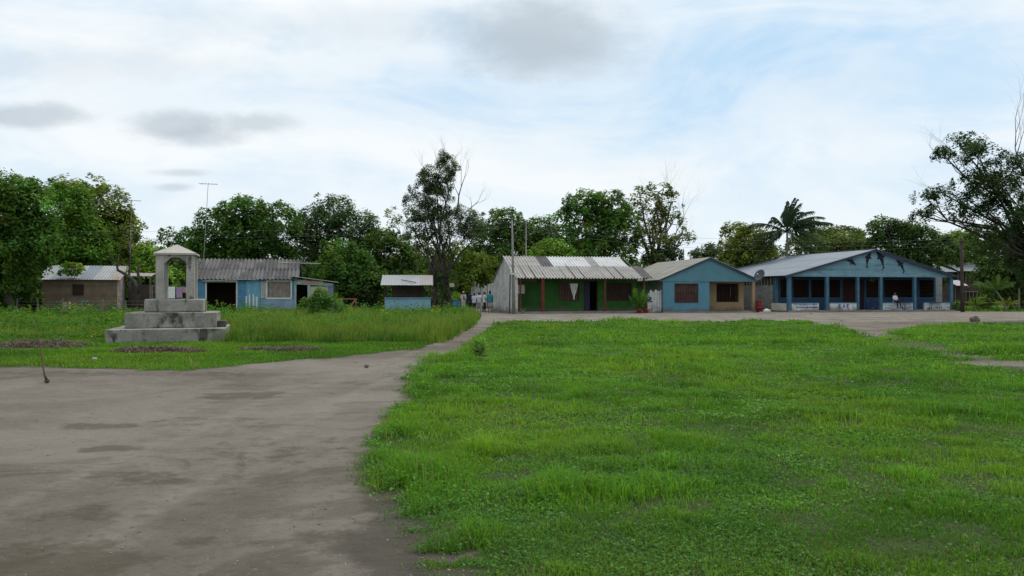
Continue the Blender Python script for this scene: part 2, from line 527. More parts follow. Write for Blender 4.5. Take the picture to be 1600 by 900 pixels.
def path_open(x, y):
    d = line_d(x, y, PATH) + (fbm(x / .8, y / .8, 33, 2) - .5) * .5
    return 1 - sstep(.85, .5, d)


def edge_noise(x, y):
    return (fbm(x / .9, y / .9, 21, 3) - .5) * .8 * np.clip(y / 14, .5, 1.6)


def m_field(x, y):
    d = poly_sd(x, y, FIELD) + edge_noise(x, y)
    w = np.clip(y * .03, .25, .7)
    m = sstep(-.15, w, d)
    tr = line_d(x, y, TRAIL) + (fbm(x / 1.1, y / 1.1, 31, 2) - .5) * .9
    m *= 1 - .8 * sstep(1.2, .2, tr) * sstep(.1, .6, fbm(x / 1.5, y / 1.5, 77, 2))
    for bx, by, rx, ry in MUD:
        d = np.sqrt(((x - bx) / rx) ** 2 + ((y - by) / ry) ** 2) + (fbm(x / .22, y / .22, 43, 2) - .5) * 1.1
        m = m * (1 - .8 * sstep(1.05, .6, d) * sstep(.32, .6, fbm(x / .14, y / .14, 45, 2)))
    return bare(x, y, m * path_open(x, y))


def bare(x, y, m):
    for bx, by, rx, ry in BARE:
        d = np.sqrt(((x - bx) / rx) ** 2 + ((y - by) / ry) ** 2) + (fbm(x / .5, y / .5, 41, 2) - .5) * .8
        m = m * (1 - .92 * sstep(1.1, .7, d))
    return m


def m_left(x, y):
    d = poly_sd(x, y, LEFT) + edge_noise(x, y) * .8
    return bare(x, y, sstep(-.1, .4, d) * path_open(x, y))


def m_garden(x, y):
    return sstep(-.2, .5, poly_sd(x, y, GARDEN))


def np_mesh(name, V, loops, starts, col=None):
    me = bpy.data.meshes.new(name)
    V = np.ascontiguousarray(V, dtype=np.float32)
    me.vertices.add(len(V))
    me.vertices.foreach_set('co', V.ravel())
    me.loops.add(len(loops))
    me.loops.foreach_set('vertex_index', np.ascontiguousarray(loops, dtype=np.int32))
    me.polygons.add(len(starts))
    me.polygons.foreach_set('loop_start', np.ascontiguousarray(starts, dtype=np.int32))
    me.update(calc_edges=True)
    if col is not None:
        a = me.attributes.new('col', 'FLOAT_COLOR', 'FACE')
        c = np.ones((len(starts), 4), dtype=np.float32)
        c[:, :3] = col
        a.data.foreach_set('color', c.ravel())
    return me


def make_ground():
    ys = [-40, -20, -8, -2, 1]
    while ys[-1] < 75: ys.append(ys[-1] + max(.07, ys[-1] * .011))
    while ys[-1] < 900: ys.append(ys[-1] * 1.25)
    half = [0.0]
    while half[-1] < 60: half.append(half[-1] + max(.09, abs(half[-1]) * .018))
    while half[-1] < 900: half.append(half[-1] * 1.3)
    xs = np.array([-h for h in half[:0:-1]] + half)
    ys = np.array(ys)
    X, Y = np.meshgrid(xs, ys)
    x, y = X.ravel(), Y.ravel()
    z = ground_z(x, y) + .012 * (fbm(x / .22, y / .22, 15, 2) - .5) * sstep(16, 7, y)
    V = np.stack([x, y, z], 1)
    nx, ny = len(xs), len(ys)
    i, j = np.meshgrid(np.arange(nx - 1), np.arange(ny - 1))
    a = (j * nx + i).ravel()
    loops = np.stack([a, a + 1, a + nx + 1, a + nx], 1).ravel()
    me = np_mesh('ground', V, loops, np.arange(len(a)) * 4)
    g = np.maximum(np.maximum(m_field(x, y), m_left(x, y)), m_garden(x, y))
    g = np.where(y > 84, 1, g)
    g = np.where((np.abs(x) > 75), 1, g)
    road = sstep(40, 48, y) * sstep(84, 70, y)
    at_ = me.attributes.new('green', 'FLOAT', 'POINT'); at_.data.foreach_set('value', g.astype(np.float32))
    mud = np.zeros_like(x)
    for bx, by, rx, ry in MUD:
        d = np.sqrt(((x - bx) / rx / 1.25) ** 2 + ((y - by) / ry / 1.25) ** 2)
        mud = np.maximum(mud, sstep(1.3, .5, d))
    sdf = poly_sd(x, y, FIELD)
    mud = np.maximum(mud, .5 * sstep(-.45, -.02, sdf) * sstep(14, 8, y))
    trk = np.zeros_like(x)
    for off in (-.75, .75):
        L = [(px_ + off * .8, py_ + off * .6) for px_, py_ in (gp(-60, 880), gp(120, 790), gp(300, 705), gp(480, 622), gp(610, 578), gp(690, 546))]
        trk = np.maximum(trk, sstep(.22, .06, line_d(x, y, L) + (fbm(x / .5, y / .5, 35, 2) - .5) * .2))
    L = [gp(-60, 640), gp(200, 655), gp(420, 610), gp(600, 570)]
    trk = np.maximum(trk, .8 * sstep(.35, .08, line_d(x, y, L) + (fbm(x / .5, y / .5, 36, 2) - .5) * .3))
    at_ = me.attributes.new('track', 'FLOAT', 'POINT'); at_.data.foreach_set('value', trk.astype(np.float32))
    dry = np.zeros_like(x)  # paler mid-distance earth: brighter middle of a lens vignette put into soil colour
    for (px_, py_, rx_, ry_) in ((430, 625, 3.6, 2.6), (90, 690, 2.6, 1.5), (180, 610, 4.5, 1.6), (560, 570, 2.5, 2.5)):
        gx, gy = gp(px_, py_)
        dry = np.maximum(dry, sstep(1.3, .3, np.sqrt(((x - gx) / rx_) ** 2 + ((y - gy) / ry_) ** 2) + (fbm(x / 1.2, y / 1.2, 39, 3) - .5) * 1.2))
    at_ = me.attributes.new('dry', 'FLOAT', 'POINT'); at_.data.foreach_set('value', dry.astype(np.float32))  # 'dry' holds the vignette's brighter middle, painted as paler soil
    wet_vignette = np.zeros_like(x)
    for (px_, py_, rx_, ry_, a_) in ((380, 617, 1.1, .8, .8), (160, 662, .8, .45, .7), (172, 698, .5, .32, .8), (235, 742, .9, .45, .65), (330, 655, 1.6, 1.0, .5), (420, 700, 1.5, 1.6, .5), (120, 800, .8, .4, .6), (20, 880, 1.2, .7, .8),  # last patch darkens the near left corner: lens vignetting painted into the soil
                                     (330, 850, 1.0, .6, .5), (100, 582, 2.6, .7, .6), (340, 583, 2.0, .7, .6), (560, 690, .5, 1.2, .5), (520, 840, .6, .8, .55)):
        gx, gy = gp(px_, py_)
        wet_vignette = np.maximum(wet_vignette, a_ * sstep(1.4, .2, np.sqrt(((x - gx) / rx_) ** 2 + ((y - gy) / ry_) ** 2)))
    at_ = me.attributes.new('wet_vignette', 'FLOAT', 'POINT'); at_.data.foreach_set('value', wet_vignette.astype(np.float32))
    at_ = me.attributes.new('mud', 'FLOAT', 'POINT'); at_.data.foreach_set('value', mud.astype(np.float32))
    at_ = me.attributes.new('road', 'FLOAT', 'POINT'); at_.data.foreach_set('value', road.astype(np.float32))
    m, t = new_mat('ground_soil')
    tc = t.n('ShaderNodeTexCoord').outputs['Object']
    big = t.noise(tc, .33, 5, .62, .6)
    strk = t.noise(t.scaled(tc, (.8, 1.1, 1)), .75, 7, .66, .9)
    mid = t.noise(t.scaled(tc, (1, 1.5, 1)), 2.6, 5, .6)
    fine = t.noise(tc, 28, 4, .65)
    grit = t.noise(tc, 160, 2, .6)
    c = t.mix(t.ramp(big, .35, .62), (.110, .094, .076), (.175, .155, .131))
    c = t.mix(t.math('MULTIPLY', t.ramp(strk, .53, .60), .5), c, (.07, .061, .043))
    c = t.mix(t.math('MULTIPLY', t.ramp(mid, .55, .75), .4), c, (.205, .182, .154))
    c = t.mix(t.math('MULTIPLY', t.ramp(fine, .52, .75), .4), c, (.06, .052, .044))
    c = t.mix(t.math('MULTIPLY', t.ramp(grit, .62, .72), .3), c, (.26, .245, .22))
    tk = t.n('ShaderNodeAttribute', attribute_name='track').outputs[2]
    c = t.mix(t.math('MULTIPLY', t.math('MULTIPLY', tk, t.ramp(mid, .35, .6)), .4), c, (.235, .213, .187))
    clod = t.noise(tc, 9, 5, .7)
    c = t.mix(t.math('MULTIPLY', t.ramp(clod, .5, .72), .45), c, (.075, .063, .05))
    c = t.mix(t.math('MULTIPLY', t.ramp(clod, .42, .3), .3), c, (.215, .195, .168))
    dr = t.n('ShaderNodeAttribute', attribute_name='dry').outputs[2]  # vignette brightening painted as paler soil
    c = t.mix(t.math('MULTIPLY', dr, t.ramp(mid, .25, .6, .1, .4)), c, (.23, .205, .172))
    wt = t.n('ShaderNodeAttribute', attribute_name='wet_vignette').outputs[2]
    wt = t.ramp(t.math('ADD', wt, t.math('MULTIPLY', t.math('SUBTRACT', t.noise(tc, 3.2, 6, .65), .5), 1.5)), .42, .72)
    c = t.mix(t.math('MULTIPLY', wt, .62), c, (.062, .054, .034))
    rd = t.n('ShaderNodeAttribute', attribute_name='road').outputs[2]
    rc = t.mix(t.ramp(strk, .38, .62), (.235, .212, .182), (.13, .114, .095))
    c = t.mix(t.math('MULTIPLY', rd, .85), c, rc)
    gr = t.n('ShaderNodeAttribute', attribute_name='green').outputs[2]
    gn = t.math('ADD', gr, t.math('MULTIPLY', t.math('SUBTRACT', mid, .5), .7))
    gc = t.mix(t.ramp(fine, .35, .65), (.03, .04, .014), (.05, .075, .02))
    md = t.n('ShaderNodeAttribute', attribute_name='mud').outputs[2]
    md = t.ramp(t.math('ADD', md, t.math('MULTIPLY', t.math('SUBTRACT', mid, .5), 1.6)), .3, .9)
    c = t.mix(t.math('MULTIPLY', md, .8), c, (.062, .053, .044))
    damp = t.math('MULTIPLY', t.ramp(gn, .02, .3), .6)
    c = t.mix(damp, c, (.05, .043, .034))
    c = t.mix(t.ramp(gn, .3, .65), c, gc)
    hgt = t.math('ADD', t.math('MULTIPLY', fine, .5), t.math('ADD', t.math('MULTIPLY', mid, 1.2), t.math('MULTIPLY', grit, .2)))
    b = t.n('ShaderNodeBump', ins={'Strength': .8, 'Distance': .05, 'Height': t.math('ADD', hgt, t.math('MULTIPLY', clod, .8))})
    p = t.n('ShaderNodeBsdfPrincipled', ins={'Base Color': c, 'Roughness': .92, 'Specular IOR Level': .15, 'Normal': b.outputs[0]})
    t.nt.links.new(p.outputs[0], t.out.inputs[0])
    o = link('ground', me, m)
    me.polygons.foreach_set('use_smooth', [True] * len(me.polygons))
    tag(o, 'bare grey brown earth with worn tracks and damp patches', 'ground', kind='structure')


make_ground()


# ------------------------------------------------------------------ grass
def unit(v):
    return v / (np.linalg.norm(v, axis=1, keepdims=True) + 1e-9)


def blades(x, y, h, w, col, lean=.35, name='grass', mat='grass', z0=None, label=None, cat=None, kind='stuff', parent=None, tipcol=None):
    n = len(x)
    z = ground_z(x, y) if z0 is None else z0
    base = np.stack([x, y, z - .01], 1)
    yaw = rng.uniform(0, 2 * np.pi, n)
    dirv = np.stack([np.cos(yaw), np.sin(yaw), np.zeros(n)], 1)
    side = np.stack([-np.sin(yaw), np.cos(yaw), np.zeros(n)], 1)
    tw = rng.uniform(-1, 1, n)[:, None]
    side = unit(side + dirv * tw)
    ln = np.abs(rng.normal(0, lean, n)) + .08
    up = np.array([[0, 0, 1.0]])
    mid = base + (up * .6 + dirv * (ln * .35)[:, None]) * h[:, None]
    tip = base + (up * (1.0 - .35 * np.minimum(ln, 1.5))[:, None] + dirv * ln[:, None]) * h[:, None]
    hw = (w / 2)[:, None]
    V = np.stack([base - side * hw, base + side * hw, mid - side * hw * .8, mid + side * hw * .8, tip], 1).reshape(-1, 3)
    i = np.arange(n) * 5
    loops = np.stack([i, i + 1, i + 3, i + 2, i + 2, i + 3, i + 4], 1).ravel()
    k = np.arange(n) * 7
    starts = np.stack([k, k + 4], 1).ravel()
    c2 = np.stack([col, col * 1.12 if tipcol is None else tipcol], 1).reshape(-1, 3)
    me = np_mesh(name, V, loops, starts, c2)
    o = link(name, me, M[mat], parent)
    return tag(o, label, cat, kind=kind)


def sample_region(y0, y1, dens, xl=-.72, xr=.72, pad=2.0):
    """random points between depth y0 and y1, a little wider than the view"""
    width = lambda y: (xr - xl) * y + 2 * pad
    area = (width(y0) + width(y1)) / 2 * (y1 - y0)
    n = int(area * dens)
    y = y0 + (y1 - y0) * rng.random(n)
    keep = rng.random(n) < width(y) / width(y1)
    # more points so density holds
    y = y[keep]
    x = xl * y - pad + rng.random(len(y)) * width(y)
    return x, y


def grass_colour(x, y, seed=0, yellow=.34, bright=1.06, dryp=.025):
    n = len(x)
    a = fbm(x / 3.5, y / 3.5, 51 + seed, 3)
    b = fbm(x / .7, y / .7, 61 + seed, 2)
    t = np.clip(.5 + (a - .5) * 2.6 + (b - .5) * 2.0 + rng.normal(0, .22, n), 0, 1)[:, None]
    deep = np.array([[.058, .155, .016]])
    mid = np.array([[.112, .25, .022]])
    yel = np.array([[.235, .315, .035]])
    c = deep * (1 - t) + mid * t
    yv = np.clip((fbm(x / 2.2, y / 2.2, 71 + seed, 2) - .45) * 3 + rng.normal(0, .25, n), 0, 1)[:, None] * yellow
    c = c * (1 - yv) + yel * yv
    dry = (rng.random(n) < dryp)[:, None]
    c = np.where(dry, np.array([[.26, .21, .10]]), c)
    return c * bright * rng.uniform(.75, 1.25, n)[:, None]


def join_pts(parts):
    return [np.concatenate(p) for p in zip(*parts)]


BUMPS = [(*gp(1195, 501), 1.6, .9, .38), (*gp(935, 502), 2.6, .8, .22), (*gp(1325, 512), .7, .5, .38), (*gp(1560, 553), 2.4, .8, .25), (*gp(960, 566), 1.0, .5, .12), (*gp(890, 770), .55, .28, .16),
         (*gp(640, 745), .35, .5, .14), (*gp(720, 840), .3, .25, .14), (*gp(1020, 760), .3, .22, .1), (*gp(1130, 535), 2.5, .8, .14), (*gp(1460, 525), 2.5, 1.5, .14), (*gp(840, 540), .9, .6, .14),
         (*gp(1060, 690), .5, .35, .08), (*gp(1330, 660), .6, .35, .09)]


def tufts(x, y, cell=.62):
    ix, iy = np.floor(x / cell), np.floor(y / cell)
    cx = (ix + .3 + .4 * _hash(ix, iy, 201)) * cell
    cy = (iy + .3 + .4 * _hash(ix, iy, 202)) * cell
    r = (.08 + .1 * _hash(ix, iy, 203)) * (1 + .03 * y)
    on = _hash(ix, iy, 204) < .22 * sstep(.35, .65, fbm(x / 4, y / 4, 206, 2)) + .03
    return on * np.exp(-((x - cx) ** 2 + (y - cy) ** 2) / (r * r)) * (.5 + _hash(ix, iy, 205))


def field_height(x, y):
    h = .04 + .042 * sstep(.4, .72, fbm(x / 1.3, y / 1.3, 81, 2)) + .055 * sstep(.52, .78, fbm(x / .4, y / .4, 91, 2)) + .05 * sstep(12, 30, y) * sstep(.45, .7, fbm(x / 2.2, y / 2.2, 83, 2))
    dE = poly_sd(x, y, FIELD)
    h = h + .09 * sstep(1.6, .3, dE) * sstep(.35, .6, fbm(x / .8, y / .8, 95, 2)) * sstep(5.5, 8, y)
    h = h + .10 * tufts(x, y)
    for bx, by, rx, ry, bh in BUMPS:
        h = h + bh * np.exp(-((x - bx) / rx) ** 2 - ((y - by) / ry) ** 2)
    return h


def make_field():
    P = []
    for y0, y1, dens, w in ((3.2, 6, 4600, .0055), (6, 9, 3000, .007), (9, 14, 1500, .0105), (14, 22, 650, .017), (22, 34, 260, .027), (34, 50, 110, .042)):
        x, y = sample_region(y0, y1, dens * 1.25, xl=-.2, xr=.72, pad=3.8)
        m = m_field(x, y)
        k = rng.random(len(x)) < m * (.2 + .8 * sstep(.3, .52, fbm(x / .35, y / .35, 99, 2)))
        x, y, m = x[k], y[k], m[k]
        h = field_height(x, y) * rng.uniform(.55, 1.35, len(x)) * (.45 + .55 * m)
        h = h * np.where(rng.random(len(x)) < .03, 1.7, 1)
        tf = tufts(x, y)
        gcol = grass_colour(x, y) * (1 + .25 * np.clip(tf, 0, 1))[:, None]
        P.append((x, y, h, np.full(len(x), w) * rng.uniform(.7, 1.4, len(x)), gcol))
    x, y, h, w, c = join_pts(P)
    blades(x, y, h, w, c, .55, 'field_grass', label='bright green rough grass covering the wide open field', cat='grass')


def leaves(c, nrm, size, aspect, fold=.15):
    """leaf quads around centres c with normals nrm"""
    n = len(c)
    a = unit(np.cross(nrm, rng.normal(size=(n, 3))))
    b = np.cross(nrm, a)
    L = (size / 2)[:, None]
    W = L * aspect
    V = np.stack([c - a * L, c + b * W - nrm * L * fold, c + a * L, c - b * W - nrm * L * fold], 1).reshape(-1, 3)
    i = np.arange(n) * 4
    loops = np.stack([i, i + 1, i + 2, i + 3], 1).ravel()
    return V, loops, i


def leaf_obj(name, c, nrm, size, aspect, col, mat='leaf', parent=None):
    V, loops, st = leaves(c, unit(nrm), size, aspect)
    return link(name, np_mesh(name, V, loops, st, col), M[mat], parent)


def make_cover():
    """low broad-leaved plants between the grass"""
    P = []
    for y0, y1, dens, s in ((3.2, 6, 2300, .021), (6, 9, 1500, .027), (9, 15, 650, .037), (15, 26, 210, .06), (26, 48, 55, .1)):
        x, y = sample_region(y0, y1, dens * 1.3, xl=-.22, xr=.72, pad=3.8)
        m = m_field(x, y)
        pt = sstep(.42, .62, fbm(x / .9, y / .9, 103, 3))
        k = rng.random(len(x)) < np.maximum(m, .12 * (m > .01)) * (.12 + .88 * pt)
        x, y = x[k], y[k]
        n = len(x)
        z = ground_z(x, y) + field_height(x, y) * rng.uniform(.1, .75, n)
        col = grass_colour(x, y, 7, .15, 1.0, 0) * np.array([[.95, 1.0, 1.7]]) * (.85 + .5 * vnoise(x / .06, y / .06, 5)[:, None])
        P.append((np.stack([x, y, z], 1), rng.normal(0, .45, (n, 3)) + np.array([[0, 0, 1.0]]), np.full(n, s) * rng.uniform(.7, 1.6, n), col))
    c, nr, s, col = join_pts(P)
    o = leaf_obj('clover', c, nr, s, .62, col, 'grass')
    tag(o, 'small round leaved weeds and clover growing through the field grass', 'ground cover', kind='stuff')


make_field()
make_cover()


def mon_free(x, y):
    """keep plants off the monument"""
    a = R_(17)
    dx, dy = x - MON[0], y - MON[1]
    u = dx * math.cos(a) + dy * math.sin(a)
    v = -dx * math.sin(a) + dy * math.cos(a)
    return ~((np.abs(u) < 1.93) & (v > -.06) & (v < 4.1))


MON = ((262.5 - 800) * 26.6 / F, 26.6)
TALL_EDGE = lambda x: np.where(x > -9.6, 26.6 + .25 * (x + 9.6) * 0, 28.6)


def make_left():
    # short lawn
    P = []
    for y0, y1, dens, w in ((16.5, 22, 520, .018), (22, 30, 330, .025)):
        x, y = sample_region(y0, y1, dens * 1.25, xl=-.72, xr=-.05, pad=1)
        k = (rng.random(len(x)) < m_left(x, y)) & mon_free(x, y)
        x, y = x[k], y[k]
        h = (.05 + .06 * fbm(x / 1.2, y / 1.2, 121, 2)) * rng.uniform(.6, 1.3, len(x))
        P.append((x, y, h, np.full(len(x), w) * rng.uniform(.7, 1.4, len(x)), grass_colour(x, y, 3, .3, .95)))
    x, y, h, w, c = join_pts(P)
    blades(x, y, h, w, c, .5, 'lawn_grass', label='short bright green grass strip in front of the concrete monument', cat='grass')
    # tall grass
    P = []
    for y0, y1, dens, w in ((25.5, 34, 260, .022), (34, 48, 130, .032), (48, 66, 70, .045), (66, 80, 30, .06)):
        x, y = sample_region(y0, y1, dens * 1.25, xl=-.72, xr=-.0, pad=1)
        e = TALL_EDGE(x) + (fbm(x / 1.2, y * 0, 131, 2) - .5) * 1.4
        tall = sstep(-.2, .6, y - e) * sstep(0, .5, poly_sd(x, y, LEFT) + edge_noise(x, y) * .4)
        right = sstep(-12.5, -9.5, x + .28 * (y - 26))
        dens_f = .35 + .65 * np.maximum(right, sstep(38, 50, y) * .6)
        k = (rng.random(len(x)) < tall * dens_f * bare(x, y, 1.0)) & mon_free(x, y)
        x, y, e, right = x[k], y[k], e[k], right[k]
        h = (.16 + .34 * fbm(x / 1.6, y / 1.6, 141, 2) + .24 * sstep(.4, .75, fbm(x / .6, y / .6, 151, 2))) * rng.uniform(.6, 1.25, len(x)) * (.5 + .5 * sstep(0, 1.4, y - e))
        h *= (.6 + .75 * right * sstep(46, 34, y) + .4 * right * sstep(34, 46, y))
        c = grass_colour(x, y, 9, .45)
        c = c * np.array([[.95, .86, 1.2]]) * (.75 + .5 * fbm(x / .8, y / .8, 155, 2))[:, None]
        P.append((x, y, h, np.full(len(x), w) * rng.uniform(.6, 1.4, len(x)), c))
    x, y, h, w, c = join_pts(P)
    straw = (rng.random(len(x)) < .3)[:, None]
    tip = np.where(straw, c * .5 + np.array([[.14, .125, .05]]), c * 1.1)
    blades(x, y, h, w, c, .3, 'tall_grass', label='knee high yellowish grass going to seed beside the footpath', cat='grass', tipcol=tip)
    # broad-leaved weeds left of and behind the monument
    P = []
    n_pl = 0
    for y0, y1, dens, ls in ((27.5, 36, 3.4, .12), (36, 50, 1.6, .16), (50, 64, .8, .2)):
        px, py = sample_region(y0, y1, dens * 1.3, xl=-.72, xr=-.05, pad=1)
        right = sstep(-12.5, -8.5, px + .28 * (py - 26))
        e = TALL_EDGE(px) + (fbm(px / 1.2, py * 0, 131, 2) - .5) * 2
        k = (rng.random(len(px)) < (1 - .6 * right) * sstep(0, .4, py - e) * (poly_sd(px, py, LEFT) > .5) * bare(px, py, 1.0)) & mon_free(px, py)
        px, py = px[k], py[k]
        hh = .15 + .95 * sstep(.3, .75, fbm(px / 2.2, py / 2.2, 161, 2)) * rng.uniform(.5, 1.3, len(px))
        rr = rng.uniform(.25, .6, len(px))
        nl = 34
        idx = np.repeat(np.arange(len(px)), nl)
        u = unit(rng.normal(size=(len(idx), 3)))
        u[:, 2] = np.abs(u[:, 2])
        rad = rng.uniform(.55, 1, len(idx)) ** .5
        cx = px[idx] + u[:, 0] * rr[idx] * rad
        cy = py[idx] + u[:, 1] * rr[idx] * rad
        cz = ground_z(cx, cy) + u[:, 2] * hh[idx] * rad
        tone = rng.uniform(.7, 1.25, len(px))[idx]
        yl = (rng.random(len(px)) < .18)[idx]
        col = np.where(yl[:, None], np.array([[.14, .2, .02]]), np.array([[.062, .17, .022]])) * (tone * rng.uniform(.8, 1.2, len(idx)))[:, None]
        P.append((np.stack([cx, cy, cz], 1), u * .5 + np.array([[0, 0, .8]]) + rng.normal(0, .4, u.shape), ls * rng.uniform(.6, 1.3, len(idx)), col))
    c, nr, s, col = join_pts(P)
    o = leaf_obj('weeds', c, nr, s, .6, col)
    tag(o, 'low leafy green weeds filling the plot between the hut and the monument', 'weeds', kind='stuff')
    # garden lawn on the far right
    x, y = sample_region(69, 92, 26, xl=.5, xr=.75, pad=1)
    k = rng.random(len(x)) < m_garden(x, y)
    x, y = x[k], y[k]
    blades(x, y, rng.uniform(.1, .25, len(x)), np.full(len(x), .08), grass_colour(x, y, 5, .6, 1.1), .5, 'garden_grass', label='green garden grass behind the dark wooden pole', cat='grass')


make_left()


# pebbles and crumbs of earth on the bare ground
def make_gravel():
    mb = MB()
    k = 0
    while k < 260:
        y = 4.2 + 22 * rnd.random() ** 1.8
        x = rnd.uniform(-.68 * y, .02 * y)
        a, b = np.array([x]), np.array([y])
        if m_field(a, b)[0] > .3 or m_left(a, b)[0] > .1: continue
        r = rnd.uniform(.003, .008) * (1 + y / 12)
        if fbm(a / .8, b / .8, 38, 2)[0] < rnd.uniform(.3, .7): continue
        if rnd.random() < .04: r *= 1.9
        mb.ball((x, y, float(ground_z(a, b)[0]) + r * .2), r, 6, (1, rnd.uniform(.6, 1.2), .55), .2)
        k += 1
    tag(mb.build('gravel', M['pebble'], smooth=True), 'small stones and crumbs of earth scattered on the bare ground', 'gravel', kind='stuff')
    # twigs and dry leaves
    n = 260
    y = 4.2 + 18 * rng.random(n) ** 1.6
    x = rng.uniform(-.68, .05, n) * y
    k = (m_field(x, y) < .15) & (m_left(x, y) < .1)
    x, y = x[k], y[k]
    n = len(x)
    c = np.stack([x, y, ground_z(x, y) + .008], 1)
    col = np.array([[.12, .09, .06]]) * rng.uniform(.4, 2.2, n)[:, None]
    o = leaf_obj('leaf_litter', c, rng.normal(0, .2, (n, 3)) + np.array([[0, 0, 1.0]]), rng.uniform(.012, .04, n) * (1 + y / 25), .25, col, 'straw')
    tag(o, 'dry leaf scraps and bits of twig strewn over the bare earth', 'litter', kind='stuff')


make_gravel()


# ------------------------------------------------------------------ trees
def branch_path(a, b, rr, k=4, sag=0.0):
    a, b = Vector(a), Vector(b)
    L = (b - a).length
    pts = []
    for i in range(k + 1):
        t = i / k
        p = a.lerp(b, t)
        if 0 < i < k:
            p += Vector((rr.uniform(-1, 1), rr.uniform(-1, 1), rr.uniform(-.6, .8))) * L * .07
        p.z += sag * math.sin(math.pi * t)
        pts.append(p)
    return pts


def bare_twigs(mb, p, d, L, r, depth, rr, spread=.6, n=5):
    """recursive leafless branching"""
    p, d = Vector(p), Vector(d).normalized()
    pts, rad = [p.copy()], [r]
    q = p.copy()
    dd = d.copy()
    for i in range(4):
        dd = (dd + Vector((rr.uniform(-1, 1), rr.uniform(-1, 1), rr.uniform(-.5, .9))) * .22).normalized()
        q = q + dd * L / 4
        pts.append(q.copy())
        rad.append(r * (1 - .17 * (i + 1)))
    mb.tube(pts, rad, n if depth > 1 else 4)
    if depth > 0:
        for i in (2, 3, 4):
            for _ in range(1 if i < 4 else 2):
                nd = (dd + Vector((rr.uniform(-1, 1), rr.uniform(-.8, .8), rr.uniform(-.5, .9))) * spread).normalized()
                bare_twigs(mb, pts[i], nd, L * rr.uniform(.5, .75), rad[i] * .62, depth - 1, rr, spread, n)


def crown_cloud(lobes, Y, R, leaf, dens, col, flat=.5, bottom=.35, loose=.16, colvar=.28, warm=0.0, top_only=0.0):
    """leaf positions for a crown made of lobes given as world ellipsoids (c, rx, ry, rz)"""
    C, N, S, K = [], [], [], []
    col = (col[0] * 1.68, col[1] * 1.46, col[2] * 1.35)
    cc = []
    for (c, rx, ry, rz) in lobes:
        rm = (rx * ry * rz) ** (1 / 3)
        cr = .26 * rm + .26
        ncl = max(10, int(dens * 3.7 * (rx * rz * 4 + rx * ry * 2) / (cr * cr * 3.14)))
        u = unit(R.normal(size=(ncl, 3)))
        flip = (u[:, 2] < -.25) & (R.random(ncl) > bottom)
        u[flip, 2] *= -1
        rad = 1 - np.abs(R.normal(0, .20, ncl))
        out = R.random(ncl) < loose
        rad = np.where(out, R.uniform(1.0, 1.28, ncl), np.clip(rad, .3, 1.02))
        pos = np.array(c)[None] + u * np.array([[rx, ry, rz]]) * rad[:, None]
        tone = np.exp(R.normal(0, colvar, ncl))
        hue = R.normal(0, 1, ncl)
        nl = max(8, int(dens ** .3 * 2.2 * cr * cr * 3.14 / (leaf * leaf * .36) * .55))
        for k in range(ncl):
            n = int(nl * (R.uniform(.45, .8) if out[k] else R.uniform(.7, 1.2)))
            v = R.normal(size=(n, 3))
            v = unit(v) * (R.random(n) ** .45)[:, None]
            sc = cr * R.uniform(.7, 1.3) * (.7 if out[k] else 1)
            ax = u[k]
            v = v - ax[None] * (v @ ax)[:, None] * (1 - flat)
            p = pos[k] + v * sc
            p[:, 2] -= np.sum(v[:, :2] ** 2, 1) * sc * .25
            C.append(p)
            N.append(np.array([[0, 0, .8]]) + ax[None] * .55 + v * .35 + R.normal(0, .45, (n, 3)))
            S.append(leaf * R.uniform(.6, 1.35, n))
            w = np.clip(warm + .07 + .27 * hue[k], 0, 1)
            cl = np.array(col) * (1 - w) + np.array((col[1] * .95, col[1] * 1.2, col[2] * .9)) * w
            K.append(cl[None] * (tone[k] * R.uniform(.75, 1.25, n))[:, None])
        cc.append(pos)
    return np.concatenate(C), np.concatenate(N), np.concatenate(S), np.concatenate(K), cc


TREE_LEAVES = [0]


